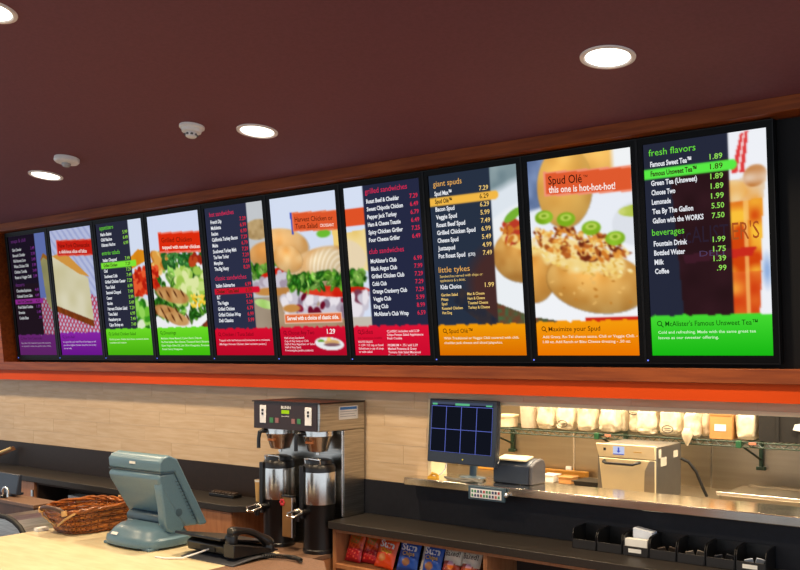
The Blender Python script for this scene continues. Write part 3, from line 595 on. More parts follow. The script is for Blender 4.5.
frame_m = mat('display_bezel', (3, 3, 4), 0.4, spec=0.12)
edge_m = mat('display_edge', (9, 9, 12), 0.4, spec=0.25)
led = emit('blue_led', (110, 130, 255), 1.2)
scr_m = glow('display_screen', 0.95)
INFO = [(pic1, T1, 'purple soups and desserts menu'), (pic2, T2, 'purple cheesecake slice picture'), (pic3, T3, 'green appetizers and salads menu'), (pic4, T4, 'green grilled chicken salad picture'),
        (pic5, T5, 'red hot and classic sandwiches menu'), (pic6, T6, 'red croissant sandwich picture'), (pic7, T7, 'red grilled and club sandwiches menu'),
        (pic8, T8, 'orange giant spuds menu'), (pic9, T9, 'orange stuffed potato picture'), (pic10, T10, 'green teas and beverages menu')]
PW = LW + 0.06183
gv = [(u * LW, 0, (1 - v) * LH) for v in np.linspace(0, 1, NV) for u in np.linspace(0, 1, NU)]
gf = [(j * NU + i, j * NU + i + 1, (j + 1) * NU + i + 1, (j + 1) * NU + i) for j in range(NV - 1) for i in range(NU - 1)]
def s2l(a):
    a = np.clip(a, 0, 255) / 255
    return np.where(a <= 0.04045, a / 12.92, ((a + 0.055) / 1.055) ** 2.4)
bez = B(); e = 0.0292
bez.box(-e, 0, -0.010, 0.045, -0.036, LH + 0.030).box(LW, LW + e, -0.010, 0.045, -0.036, LH + 0.030)
bez.box(0, LW, -0.010, 0.045, -0.036, 0).box(0, LW, -0.010, 0.045, LH, LH + 0.030).box(0, LW, 0.004, 0.045, 0, LH)
rim = B().box(-e - 0.001, -e + 0.003, -0.013, 0.03, -0.038, LH + 0.032).box(LW + e - 0.003, LW + e + 0.001, -0.013, 0.03, -0.038, LH + 0.032)
rim.box(-e, LW + e, -0.013, 0.03, -0.0385, -0.0345).box(-e, LW + e, -0.013, 0.03, LH + 0.029, LH + 0.0325)
ledb = B().box(-e + 0.006, -e + 0.013, -0.0125, -0.010, -0.026, -0.019)
bme = obj('bezel', bez, frame_m); rme = obj('edge_rim', rim, edge_m); lme = obj('status_light', ledb, led)
for k, (pf, T, what) in enumerate(INFO):
    t = thing('menu_display', 'portrait wall display showing the ' + what, 'display', (-7.34794 + k * PW, 4.25983, 1.84414), 0, 'row of menu displays above the counter')
    t.rotation_euler = (LEAN, 0, 0)
    for src in (bme, rme, lme):
        child(src, t, (0, 0, 0))
    me = bpy.data.meshes.new('screen'); me.from_pydata(gv, [], gf)
    a = me.color_attributes.new('Col', 'FLOAT_COLOR', 'POINT')
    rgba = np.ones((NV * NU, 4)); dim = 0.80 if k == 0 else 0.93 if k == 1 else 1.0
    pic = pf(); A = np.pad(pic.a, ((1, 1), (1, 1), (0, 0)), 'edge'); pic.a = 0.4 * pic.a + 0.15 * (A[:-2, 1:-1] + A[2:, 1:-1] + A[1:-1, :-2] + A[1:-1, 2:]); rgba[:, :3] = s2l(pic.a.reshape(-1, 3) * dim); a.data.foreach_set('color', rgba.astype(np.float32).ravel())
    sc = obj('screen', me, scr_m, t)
    by = {}
    for s, u, v, w, cap, al, key, col, bold in T:
        by.setdefault((key, col), B()); yy = -0.0004 if key == 'glass_print' else -0.0008
        put_text(by[(key, col)], s, u * LW, (1 - v) * LH, w * LW, cap, (lambda x, z: (x, -0.0008, z - 0.05 * x)) if key.startswith('banner') and v < 0.3 else (lambda x, z, yy=yy: (x, yy, z)), al, bold)
    cols = [c for (kk, c) in by if kk == 'caption']
    if cols:   # magnifier symbol in the caption
        c = cols[0]; vv = [q for q in T if q[6] == 'caption'][0]; cx, cz = 0.075 * LW, (1 - vv[2]) * LH + 0.014
        ring = []; n = 14
        g = by[('caption', c)]
        pts = [(cx + rr * math.cos(2 * math.pi * i / n), -0.0008, cz + rr * math.sin(2 * math.pi * i / n)) for rr in (0.0085, 0.0125) for i in range(n)]
        g.add(pts, [(i, (i + 1) % n, n + (i + 1) % n, n + i) for i in range(n)])
        g.add([(cx + 0.007, -0.0008, cz - 0.010), (cx + 0.010, -0.0008, cz - 0.007), (cx + 0.020, -0.0008, cz - 0.017), (cx + 0.017, -0.0008, cz - 0.020)], [(0, 1, 2, 3)])
    for (key, col), g in by.items():
        if g.v:
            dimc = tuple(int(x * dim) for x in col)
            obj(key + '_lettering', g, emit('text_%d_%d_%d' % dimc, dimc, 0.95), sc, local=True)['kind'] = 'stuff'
for o in (bme, rme, lme): bpy.data.objects.remove(o)
# ---------------------------------------------------------------- coffee brewer and servers
br = thing('coffee_brewer', 'tall stainless twin coffee brewer with dark control panel', 'coffee brewer', (-3.80, 4.06, 0.70))
dkbr = mat('dark_brown_panel', (46, 26, 20), 0.35)
obj('tower', B().box(-4.068, -3.537, 4.075, 4.262, 0.701, 1.405), steel, br, bevel=0.003)
obj('corner_post', B().lathe([(0.006, 0.90), (0.006, 1.40)], (-3.545, 4.068, 0), 12), steel_s, br, 40)
obj('head', B().box(-4.068, -3.537, 3.866, 4.262, 1.406, 1.565), steel, br, bevel=0.003)
obj('lid', B().box(-4.080, -3.531, 3.856, 4.264, 1.5655, 1.573), mat('dark_lid', (30, 22, 20), 0.4), br)
cp = obj('control_panel', B().box(-4.068, -3.556, 3.861, 3.8655, 1.408, 1.564), dkbr, br)
def pt(x, y, Y):               # world X, Z of a photo pixel on the plane at depth Y
    u = (x - 400) / 918.753; v = -(y - 354.245) / 918.753; s, c = math.sin(0.653883), math.cos(0.653883)
    k = Y / (u * s + c); return (u * c - s) * k, EYE + v * k
for x0, y0, x1, y1 in ((260, 405, 266, 423), (305, 407.5, 311.5, 426)):
    a = pt(x0, y0, 3.86); c = pt(x1, y1, 3.86)
    sp = obj('switch_plate', B().box(a[0], c[0], 3.857, 3.861, c[1], a[1]), whitep, cp, bevel=0.004)
for x0, y0, x1, y1, col, nm in ((281.5, 410, 289, 414, (186, 226, 40), 'readout'),):
    a = pt(x0, y0, 3.86); c = pt(x1, y1, 3.86)
    obj(nm, B().box(a[0], c[0], 3.859, 3.861, c[1], a[1]), emit('green_readout', col, 0.8), cp)
for x, y, col in ((271.5, 420, (60, 130, 80)), (277, 420.3, (150, 100, 100)), (293.3, 421.4, (150, 100, 100)), (299, 421.5, (60, 140, 90))):
    a = pt(x - 1.7, y - 2.6, 3.86); c = pt(x + 1.7, y + 2.6, 3.86)
    bt = obj('brew_button', B().box(a[0], c[0], 3.858, 3.861, c[1], a[1]), mat('button_%d' % col[0], col, 0.5), cp)
for x, y in ((263, 410), (263, 413.5), (308.5, 412.5), (308.5, 416)):
    a = pt(x - 0.9, y - 1.2, 3.86); c = pt(x + 0.9, y + 1.2, 3.86)
    obj('switch', B().box(a[0], c[0], 3.854, 3.857, c[1], a[1]), blackp, cp)
g = B(); a = pt(281, 408.6, 3.86); w = pt(290.5, 408.6, 3.86)[0] - a[0]; put_text(g, 'BUNN', a[0], a[1], w, 0.016, lambda x, z: (x, 3.8602, z), 'l', 0.03)
a = pt(281.5, 416.6, 3.86); put_text(g, 'BrewWISE', a[0], a[1], w * 0.8, 0.006, lambda x, z: (x, 3.8602, z))
obj('lettering', g, paperw, cp)
sl = obj('spec_label', B().box(-3.5368, -3.5360, 4.03, 4.20, 1.468, 1.545), paperw, br)
obj('label_header', B().box(-3.5362, -3.5354, 4.04, 4.19, 1.525, 1.541), mat('label_blue', (60, 120, 190), 0.5), sl)
obj('label_lines', B().box(-3.5362, -3.5354, 4.04, 4.19, 1.512, 1.515).box(-3.5362, -3.5354, 4.04, 4.17, 1.498, 1.501).box(-3.5362, -3.5354, 4.04, 4.18, 1.484, 1.487), mat('label_grey', (150, 150, 160), 0.6), sl)
for fx in (-3.952, -3.645):
    f = obj('brew_funnel', B().lathe([(0.090, 1.404), (0.091, 1.375), (0.086, 1.368), (0.058, 1.285), (0.035, 1.280), (0.012, 1.276), (0.012, 1.262)], (fx, 3.968, 0), 32), steel_s, br, 30)
    obj('funnel_handle', B().tube([(fx - 0.03, 3.90, 1.39), (fx - 0.05, 3.868, 1.392), (fx - 0.057, 3.852, 1.385), (fx - 0.06, 3.846, 1.35), (fx - 0.06, 3.846, 1.29)], [0.014, 0.014, 0.013, 0.011, 0.0115], 10), blackp, f, 40)
    obj('funnel_label', B().box(fx - 0.028, fx + 0.03, 3.888, 3.8975, 1.332, 1.344), mat('label_orange', (190, 110, 50), 0.5), f)
def server(cx, label):
    cy = 3.965
    t = thing('coffee_server', label, 'coffee server', (cx, cy, 0.70), 0, 'insulated coffee servers')
    obj('stand', B().lathe([(0.096, 0.701), (0.096, 0.72), (0.092, 0.725), (0.092, 0.97), (0.0965, 0.984)], (cx, cy, 0), 36), blackp, t, 30)
    obj('body', B().lathe([(0.097, 0.984), (0.098, 0.99), (0.098, 1.164), (0.097, 1.169)], (cx, cy, 0), 40), steel_s, t, 30)
    ld = obj('lid', B().lathe([(0.099, 1.169), (0.098, 1.195), (0.088, 1.212), (0.078, 1.216), (0.074, 1.236), (0.05, 1.243), (0.02, 1.246)], (cx, cy, 0), 36), blackp, t, 30)
    obj('lid_latch', B().tube([(cx - 0.06, cy - 0.05, 1.214), (cx - 0.062, cy - 0.055, 1.24), (cx, cy - 0.085, 1.247), (cx + 0.055, cy - 0.055, 1.24), (cx + 0.055, cy - 0.05, 1.214)], 0.006, 8), steel_s, ld, 40)
    fa = obj('faucet', B().tube([(cx, cy - 0.08, 0.945), (cx - 0.004, cy - 0.17, 0.945)], 0.017, 12), blackp, t, 40)
    obj('faucet_tip', B().lathe([(0.014, 0.90), (0.017, 0.955), (0.010, 0.965)], (cx - 0.004, cy - 0.175, 0), 14), blackp, fa, 30)
    obj('faucet_lever', B().tube([(cx - 0.03, cy - 0.175, 0.955), (cx - 0.035, cy - 0.225, 0.950), (cx - 0.012, cy - 0.25, 0.935), (cx + 0.02, cy - 0.235, 0.934), (cx + 0.028, cy - 0.175, 0.95), (cx + 0.0, cy - 0.165, 0.966)], 0.0065, 8, True), steel_s, fa, 40)
    obj('sight_gauge', B().box(cx - 0.06, cx - 0.03, cy - 0.106, cy - 0.082, 0.90, 1.205), blackp, t, bevel=0.003)
    return t
s1 = server(-3.962, 'insulated steel coffee server with the brown side panel')
sp = obj('side_panel', B().box(-3.815, -3.742, 3.845, 3.875, 0.785, 1.018), mat('bronze_panel', (150, 108, 58), 0.35, 0.4), s1, bevel=0.003)
obj('panel_bracket', B().box(-3.85, -3.80, 3.876, 3.886, 0.80, 0.83), blackp, s1)
obj('panel_cap', B().box(-3.820, -3.737, 3.842, 3.878, 1.0185, 1.026), blackp, sp)
obj('panel_edge', B().box(-3.7415, -3.733, 3.846, 3.874, 0.785, 1.018), steel_s, sp)
gg = B()
for k in range(6):
    an = k * math.pi / 3; gg.ell((-3.812 + 0.014 * math.cos(an), 3.842, 0.985 + 0.014 * math.sin(an)), 0.009, 0.003, 0.009, 8, 6)
obj('flower_mark', gg, mat('flower_red', (190, 40, 50), 0.5), sp, 60)
server(-3.632, 'insulated steel coffee server beside the snack unit')
t = thing('paper_cup', 'small tan paper cup on the worktop beside the coffee brewer', 'cup', (-4.355, 4.18, ZC))
obj('cup_wall', B().lathe([(0.022, ZC + 0.001), (0.029, ZC + 0.14), (0.027, ZC + 0.14), (0.0205, ZC + 0.004)], (-4.355, 4.18, 0), 24), mat('cup_tan', (196, 156, 96), 0.6), t, 40)
obj('rim_band', B().lathe([(0.0288, ZC + 0.128), (0.0300, ZC + 0.141), (0.0285, ZC + 0.141), (0.0275, ZC + 0.128)], (-4.355, 4.18, 0), 24), paperw, t, 40)
t = thing('condiment_rack', 'low black wire rack lying on the worktop', 'rack', (-4.68, 4.18, ZC))
obj('tray', B().box(-4.80, -4.56, 4.14, 4.22, ZC + 0.001, ZC + 0.022), blackp, t, bevel=0.004)
gg = B()
for k in range(7): gg.ell((-4.78 + 0.033 * k, 4.18, ZC + 0.026), 0.012, 0.03, 0.012, 10, 8)
obj('packets', gg, mat('rack_brown', (60, 46, 38), 0.5), t, 60)

# ---------------------------------------------------------------- till on the front counter
FZ = 0.92
ps_ = thing('till_terminal', 'blue grey point of sale terminal seen from behind on the beige counter', 'till', (-3.74, 2.86, FZ))
hd = obj('head', B().prism([(2.762, 1.288), (2.756, 1.335), (2.775, 1.356), (2.815, 1.366), (2.862, 1.346), (3.048, 1.016), (3.038, 1.005), (3.000, 1.006), (2.85, 1.284)], -3.950, -3.545), posb, ps_, bevel=0.010)
obj('rear_housing', B().prism([(2.764, 1.280), (2.752, 1.262), (2.762, 1.232), (2.872, 1.060), (2.912, 1.012), (2.999, 1.007), (2.849, 1.282)], -3.944, -3.550), posb, hd, bevel=0.012)
obj('seam_line', B().prism([(2.762, 1.2805), (2.760, 1.2875), (2.84, 1.2875), (2.843, 1.2805)], -3.9515, -3.5435), posd, hd)
obj('screen_glass', B().prism([(2.866, 1.337), (2.869, 1.339), (3.046, 1.026), (3.043, 1.024)], -3.925, -3.57), mat('dark_glass', (16, 18, 22), 0.1), hd)
obj('maker_badge', B().box(-3.775, -3.73, 2.7545, 2.7585, 1.318, 1.330), paperw, hd)
b = B()
for k in range(12):
    z0 = 1.235 - k * 0.0175; y0 = 2.850 + (1.235 - z0) * 0.56
    b.box(-3.5455, -3.5440, y0, y0 + 0.018, z0, z0 + 0.004)
obj('vent_slots', b, posd, hd)
obj('port_cover', B().lathe([(0.019, 0.0), (0.019, 0.003), (0.012, 0.004)], (-3.5505, 2.875, 1.085), 16, 'x'), posd, hd, 40)
arm = [(2.770, 1.252), (2.764, 1.225), (2.770, 1.18), (2.780, 1.13), (2.786, 1.08), (2.792, 1.04), (2.806, 1.005), (2.84, 0.985), (2.89, 0.99), (2.915, 1.015), (2.88, 1.07), (2.82, 1.16)]
obj('hinge_arm', B().prism(arm, -3.602, -3.549), posb, ps_, bevel=0.012)
obj('hinge_barrel', B().lathe([(0.03, -3.90), (0.032, -3.895), (0.032, -3.605), (0.03, -3.60)], (0, 2.86, 1.04), 24, 'x'), posd, ps_, 40)
obj('neck', B().prism([(2.79, 0.965), (2.815, 1.03), (2.90, 1.03), (2.95, 0.965)], -3.88, -3.62), posd, ps_, bevel=0.008)
def outline(rx, ry, n=40, p=3.0, cx=-3.735, cy=2.84):
    return [(cx + rx * math.copysign(abs(math.cos(a)) ** (2 / p), math.cos(a)), cy + ry * math.copysign(abs(math.sin(a)) ** (2 / p), math.sin(a))) for a in (2 * math.pi * i / n for i in range(n))]
b = B(); rings = [(0.203, 0.163, 0.932), (0.206, 0.166, 0.945), (0.203, 0.163, 0.966), (0.183, 0.148, 0.978), (0.17, 0.135, 0.998), (0.14, 0.11, 1.020), (0.09, 0.07, 1.030)]
n = 40; vs = []; fs = []
for rx, ry, z in rings: vs += [(x, y, z) for x, y in outline(rx, ry)]
for i in range(len(rings) - 1):
    for k in range(n): fs.append((i * n + k, i * n + (k + 1) % n, (i + 1) * n + (k + 1) % n, (i + 1) * n + k))
fs.append(tuple(range(n))[::-1]); fs.append(tuple(range((len(rings) - 1) * n, len(rings) * n)))
bs = obj('base', B().add(vs, fs), posb, ps_, 50)
for fx, fy in ((-3.885, 2.735), (-3.585, 2.735), (-3.885, 2.945), (-3.585, 2.945)):
    obj('foot', B().box(fx - 0.03, fx + 0.03, fy - 0.03, fy + 0.03, FZ + 0.0005, 0.934), posb, bs, bevel=0.004)
obj('base_badge', B().add([(-3.83, 2.687, 0.979), (-3.78, 2.687, 0.979), (-3.78, 2.697, 0.9895), (-3.83, 2.697, 0.9895)], [(0, 1, 2, 3)]).add([(-3.83, 2.686, 0.9785), (-3.78, 2.686, 0.9785), (-3.78, 2.696, 0.989), (-3.83, 2.696, 0.989)], [(0, 1, 2, 3)]), paperw, bs)

# ---------------------------------------------------------------- telephone
ph = thing('desk_phone', 'black desk telephone on a grey stand beside the till', 'telephone', (-3.24, 2.88, FZ))
arch = [(2.74 + 0.30 * k / 14, FZ + 0.004 + 0.012 * math.sin(math.pi * k / 14)) for k in range(15)]
obj('stand', B().prism(arch + [(y, z - 0.0035) for y, z in arch[::-1]], -3.37, -3.02), mat('phone_grey', (72, 74, 80), 0.4), ph)
obj('body', B().prism([(2.80, 0.945), (2.795, 0.985), (2.83, 1.003), (3.06, 0.952), (3.065, 0.938), (2.83, 0.938)], -3.395, -3.135), blackp, ph, bevel=0.006)
fcp = obj('face_panel', B().prism([(2.755, 1.018), (2.760, 1.030), (3.08, 0.966), (3.08, 0.955)], -3.435, -3.120), blackp, ph, bevel=0.003)
obj('rear_recess', B().box(-3.30, -3.20, 2.7945, 2.800, 0.955, 0.975), blackr, ph)
hs = []
for k in range(15):
    q = k / 14; y = 2.80 + 0.22 * q; z = 1.050 - 0.080 * q + 0.030 * math.sin(math.pi * q); hs.append((-3.105 + 0.03 * q, y, z))
hp = obj('handset', B().tube(hs, [0.024, 0.026, 0.024, 0.019, 0.016, 0.015, 0.015, 0.015, 0.015, 0.015, 0.016, 0.019, 0.024, 0.027, 0.025], 12), blackp, ph, 50)
obj('ear_piece', B().lathe([(0.027, -0.03), (0.03, 0.0), (0.024, 0.012)], (-3.105, 2.808, 1.030), 20), blackp, hp, 40)
obj('mouth_piece', B().lathe([(0.027, -0.03), (0.031, 0.0), (0.024, 0.012)], (-3.077, 3.012, 0.965), 20), blackp, hp, 40)
obj('cradle', B().prism([(2.775, 0.945), (2.775, 1.005), (2.83, 0.995), (3.05, 0.945), (3.05, 0.938)], -3.1195, -3.050), blackp, ph, bevel=0.003)
obj('line_cable', B().tube([(-3.24, 2.795, 0.962), (-3.26, 2.75, 0.95), (-3.31, 2.70, 0.928), (-3.38, 2.66, 0.9245), (-3.44, 2.65, 0.9245)], 0.004, 8), whitep, ph, 40)
coil = [(-3.03 + 0.20 * q / 160 + 0.004 * math.cos(q * 0.9), 2.93 + 0.06 * math.sin(q / 160 * 2.4) + 0.0, 0.9345 + 0.0085 * math.sin(q * 0.9)) for q in range(161)]
coil = [(x, y + 0.0085 * math.cos(i * 0.9), z) for i, (x, y, z) in enumerate(coil)]
obj('coiled_cord', B().tube(coil, 0.0028, 6), blackr, ph, 60)

# ---------------------------------------------------------------- wicker basket
wickd = mat('wicker_dark', (112, 58, 22), 0.3, rgb2=(78, 38, 14), scale=40)
wickm = mat('wicker_mid', (206, 130, 58), 0.28, rgb2=(150, 84, 32), scale=40)
bk = thing('wicker_basket', 'brown woven wicker basket on the end of the beige counter', 'basket', (-4.29, 2.90, FZ))
def loop(rx, ry, p, n, z, wob=0, ph0=0, amp=0):
    out = []
    for k in range(n):
        a = 2 * math.pi * k / n; ca, sa = math.cos(a), math.sin(a)
        w = 1 + wob * math.cos(k * math.pi + ph0) / 0.2
        out.append((-4.29 + rx * w * math.copysign(abs(ca) ** (2 / p), ca), 2.905 + ry * (1 + wob * math.cos(k * math.pi + ph0) / 0.3) * math.copysign(abs(sa) ** (2 / p), sa), z + amp * math.cos(2 * a)))
    return out
BH = 0.108
for k in range(15):
    q = k / 14
    st_ = loop(0.125 + 0.045 * q, 0.185 + 0.05 * q, 3.2, 68, FZ + 0.008 + BH * q, 0.0065, math.pi * (k % 2), 0.010 * q)
    st_ = [(x, y, z + 0.0022 * math.sin(i * 0.55 + k * 1.9)) for i, (x, y, z) in enumerate(st_)]
    obj('weave_strand', B().tube(st_, 0.0046, 6, True), (wick, wickd, wick, wickm)[k % 4], bk, 60)
lo = loop(0.124, 0.184, 3.2, 34, FZ + 0.005); hi = loop(0.170, 0.235, 3.2, 34, FZ + BH + 0.016, amp=0.010)
for k in range(34):
    obj('stake', B().tube([lo[k], tuple((np.array(lo[k]) + np.array(hi[k])) / 2), hi[k]], 0.0042, 6), wickd, bk, 60)
obj('floor_panel', B().prism(outline(0.122, 0.182, 40, 3.2, -4.29, 2.905), FZ + 0.0015, FZ + 0.008, 'z'), wick, bk)
rm = []
for s_ in (0, math.pi):
    rm.append(obj('rim_cord', B().tube([(x + 0.004 * math.cos(i * 0.8 + s_), y + 0.004 * math.sin(i * 0.8 + s_), z + 0.006 * math.sin(i * 0.8 + s_)) for i, (x, y, z) in enumerate(loop(0.172, 0.237, 3.2, 72, FZ + BH + 0.018, amp=0.010))], 0.0075, 6, True), wick, bk, 60))
for sy, y0 in ((-1, 2.664), (1, 3.146)):
    h = obj('handle', B().tube([(-4.29 + 0.105 * math.cos(math.pi * k / 12), y0 + sy * 0.012 * math.sin(math.pi * k / 12), FZ + 0.112 + 0.03 * math.sin(math.pi * k / 12) ** 0.7) for k in range(13)], 0.012, 10), mat('handle_dark', (70, 42, 22), 0.45), bk, 60)
    for sx in (-1, 1):
        obj('handle_wrap', B().tube([(-4.29 + sx * 0.106, y0 - 0.001, FZ + 0.108), (-4.29 + sx * 0.102, y0 + sy * 0.003, FZ + 0.134)], 0.0145, 10), wickl, h, 60)
for sx in (-1, 1):
    obj('cane_band', B().tube([(-4.29 + sx * 0.155, 2.69, FZ + 0.122), (-4.29 + sx * 0.10, 2.668, FZ + 0.09), (-4.29 + sx * 0.01, 2.686, FZ + 0.045)], 0.006, 6), wickl, bk, 60)
t = tag(obj('paper_slip', B().box(-4.462, -4.425, 2.66, 2.725, FZ + 0.0005, FZ + 0.018), paperw), 'small stack of white slips at the counter edge beside the basket', 'paper')

# ---------------------------------------------------------------- left of the counter
t = thing('low_cabinet', 'low brown cabinet standing in the aisle beyond the basket', 'cabinet', (-5.85, 3.385, 0))
obj('body', B().box(-6.25, -5.535, 3.30, 3.47, 0, 0.845), mat('walnut_cabinet', (96, 66, 48), 0.5, rgb2=(80, 54, 40), scale=5, stretch=(6, 6, 1)), t)
obj('top', B().box(-6.26, -5.525, 3.29, 3.48, 0.846, 0.868), brown_m, t, bevel=0.002)
t = thing('aisle_terminal', 'dark blue screen back standing on the low brown cabinet', 'monitor', (-6.03, 3.45, 0.868))
obj('shell', B().prism([(3.39, 0.885), (3.41, 1.022), (3.435, 1.022), (3.43, 0.88)], -6.30, -5.905), navyp, t, bevel=0.006)
obj('foot', B().box(-6.2, -6.0, 3.41, 3.50, 0.8685, 0.884), navyp, t)
t = thing('chrome_tap', 'small chrome gooseneck tap on the low brown cabinet', 'tap', (-5.98, 3.33, 0.868))
obj('base', B().lathe([(0.022, 0.869), (0.022, 0.885), (0.012, 0.892)], (-5.98, 3.34, 0), 16), blackp, t, 40)
obj('spout', B().tube([(-5.98, 3.34, 0.89)] + [(-5.945 - 0.035 * math.cos(a), 3.335, 0.915 + 0.028 * math.sin(a)) for a in (0, 0.6, 1.2, 1.8, 2.4, 3.14)] + [(-5.905, 3.33, 0.88)], 0.008, 8), steel_s, t, 50)
t = thing('steel_bin', 'stainless steel bin with a black arched rim beside the counter end', 'bin', (-5.3, 3.0, 0))
ar = [(-5.58, 0.0), (-5.02, 0.0), (-5.02, 0.70)] + [(-5.30 + 0.28 * math.cos(a), 0.70 + 0.17 * math.sin(a)) for a in (0.2, 0.5, 0.8, 1.1, 1.4, 1.74, 2.04, 2.34, 2.64, 2.94)] + [(-5.58, 0.70)]
obj('body', B().prism(ar, 2.96, 3.26, 'y'), steel, t)
obj('rim', B().tube([(-5.02, 2.955, 0.02)] + [(x, 2.955, z) for x, z in ar[2:]] + [(-5.58, 2.955, 0.02)], 0.016, 8), blackr, t, 50)
t = thing('order_binder', 'tilted binder with a gold stripe leaning on the backsplash', 'binder', (-7.55, 4.18, ZC))
obj('cover', B().add([(-7.69, 4.05, ZC + 0.03), (-7.41, 4.20, ZC + 0.15), (-7.43, 4.24, ZC + 0.165), (-7.71, 4.09, ZC + 0.045), (-7.69, 4.06, ZC + 0.001), (-7.39, 4.21, ZC + 0.13), (-7.40, 4.25, ZC + 0.14), (-7.71, 4.10, ZC + 0.001)], [(0, 1, 2, 3), (4, 7, 6, 5), (0, 4, 5, 1), (1, 5, 6, 2), (2, 6, 7, 3), (3, 7, 4, 0)]), mat('binder_brown', (90, 54, 26), 0.5), t)
obj('stripe', B().tube([(-7.69, 4.055, ZC + 0.034), (-7.41, 4.205, ZC + 0.154)], 0.012, 6), mat('binder_gold', (230, 200, 140), 0.4), t)
t = thing('carton', 'small white printed carton inside the open dark cabinet', 'carton', (-6.24, 4.10, 0.681))
obj('box', B().box(-6.33, -6.13, 4.06, 4.16, 0.6815, 0.765), paperw, t)
obj('red_print', B().box(-6.315, -6.25, 4.0585, 4.0598, 0.69, 0.735), mat('print_red', (190, 80, 60), 0.6), t)
obj('green_print', B().box(-6.22, -6.15, 4.0585, 4.0598, 0.70, 0.755), mat('print_green', (150, 170, 90), 0.6), t)
# ---------------------------------------------------------------- snack bags
pm_ = print_mat('printed_foil', 0.3)
def bag_front(x, q, w, d):
    a = max(0.0, 1 - abs(2 * x / w) ** 2.6); b = max(0.0, 1 - abs(2 * q - 1) ** 3.0)
    return -d * 0.5 * (a ** 0.7) * (b ** 0.6) + 0.0025 * math.sin(22 * q + 60 * x) * a * b
def snack_bag(px, Y, label, col, texts, w=0.140, h=0.172, d=0.05, lean=0.36, roll=0.0, mark=None, z0=0.658):
    X = pt(px, 550, Y)[0]
    t = thing('snack_bag', label, 'snack bag', (X, Y + 0.028, z0), 0, 'snack bags in the cubby')
    t.rotation_euler = (-lean, roll, random.uniform(-0.06, 0.06))
    nx, nz = 26, 32; vs = []; cs = []; fs = []
    for side in (-1, 1):
        for j in range(nz + 1):
            q = j / nz
            for i in range(nx + 1):
                x = (i / nx - 0.5) * w
                y = bag_front(x, q, w, d) * (1 if side < 0 else -1)
                if q > 0.95 or q < 0.04: y += 0.0012 * math.sin(i * 2.4)
                edge = 1 - 0.05 * math.sin(math.pi * q)
                vs.append((x * edge, y, q * h)); cs.append(col(i / nx, q, side))
    N = (nx + 1) * (nz + 1)
    for s_ in (0, 1):
        for j in range(nz):
            for i in range(nx):
                a = s_ * N + j * (nx + 1) + i; fs.append((a, a + 1, a + nx + 2, a + nx + 1))
    me = bpy.data.meshes.new('bag_body'); me.from_pydata(vs, [], fs)
    at = me.color_attributes.new('Col', 'FLOAT_COLOR', 'POINT')
    rgba = np.ones((len(vs), 4)); rgba[:, :3] = s2l(np.array(cs, float)); at.data.foreach_set('color', rgba.astype(np.float32).ravel())
    me.polygons.foreach_set('use_smooth', [True] * len(me.polygons))
    bd = obj('bag_body', me, pm_, t)
    surf = lambda x, z: (x * (1 - 0.05 * math.sin(math.pi * z / h)), bag_front(x, z / h, w, d) - 0.0015, z)
    for k, (s, x, z, wd, cap, c, bold) in enumerate(texts):
        g = B(); put_text(g, s, x * w, z * h, wd * w, cap * h, surf, 'c', bold)
        obj('lettering', g, mat('ink_%d_%d_%d' % c, c, 0.45), bd, local=True)
    return t
def ny(u, q, s): return math.sin(u * 23 + q * 17 + s) * math.sin(u * 11 - q * 31)
def col_red(u, q, s):
    if q > 0.62: return (150, 116, 44) if ny(u, q, 1) > -0.2 and 0.2 < u < 0.8 else (214, 84, 26)
    if q > 0.45: return (226, 92, 30) if ny(u, q, 2) > -0.3 else (196, 40, 24)
    if q < 0.12: return (150, 12, 30)
    return (236, 120, 90) if ny(u, q, 3) > 0.62 else (186, 18, 34)
def col_orange(u, q, s):
    if (u - 0.42) ** 2 + ((q - 0.33) * 1.5) ** 2 < 0.035: return (206, 126, 60)
    return (222, 74, 24) if q < 0.5 else (232, 84, 26)
def col_blue(u, q, s):
    if (u - 0.5) ** 2 + ((q - 0.30) * 1.4) ** 2 < 0.032: return (150, 104, 70)
    return (26, 78, 176) if q > 0.1 else (20, 60, 140)
def col_blue2(u, q, s):
    if u < 0.2: return (196, 190, 176)
    return col_blue(u, q, s)
def col_baked(u, q, s):
    if (u - 0.5) ** 2 + ((q - 0.42) * 1.3) ** 2 < 0.03: return (226, 120, 40) if q < 0.42 else (206, 160, 186)
    return (234, 226, 208) if q > 0.5 + 0.06 * math.sin(u * 5) else (150, 52, 22)
def col_dark(u, q, s): return (60, 30, 20) if ny(u, q, 5) < 0.2 else (150, 100, 60)
SUN = [('Sun', 0.02, 0.66, 0.74, 0.22, (238, 238, 240), 0.03), ('Chips', 0.06, 0.50, 0.56, 0.13, (240, 190, 40), 0.02)]
SUND = [('Sun', 0.06, 0.645, 0.64, 0.20, (20, 20, 40), 0.055)]
BKD = [('Baked!', 0.0, 0.70, 0.78, 0.17, (70, 36, 16), 0.01)]
snack_bag(349, 3.995, 'red and orange snack bag against the side panel of the cubby', col_red, [], w=0.118, roll=0.02)
snack_bag(365.5, 4.02, 'red snack bag overlapped by the orange snack bag', col_red, [], w=0.115, roll=0.02)
snack_bag(380, 3.98, 'orange snack bag with white and yellow lettering', col_orange, SUN, roll=0.05)
snack_bag(403, 3.99, 'plain blue snack bag next to the orange bag', col_blue, SUN)
snack_bag(426, 3.985, 'blue snack bag with a cream side strip', col_blue2, SUN)
snack_bag(447, 3.99, 'cream and brown baked snack bag beside the blue bag', col_baked, BKD, w=0.118)
snack_bag(465, 3.985, 'cream and brown baked snack bag beside the dark bag', col_baked, BKD, w=0.118)
snack_bag(480, 4.03, 'dark brown snack bag at the cubby divider', col_dark, [], w=0.10, d=0.035)

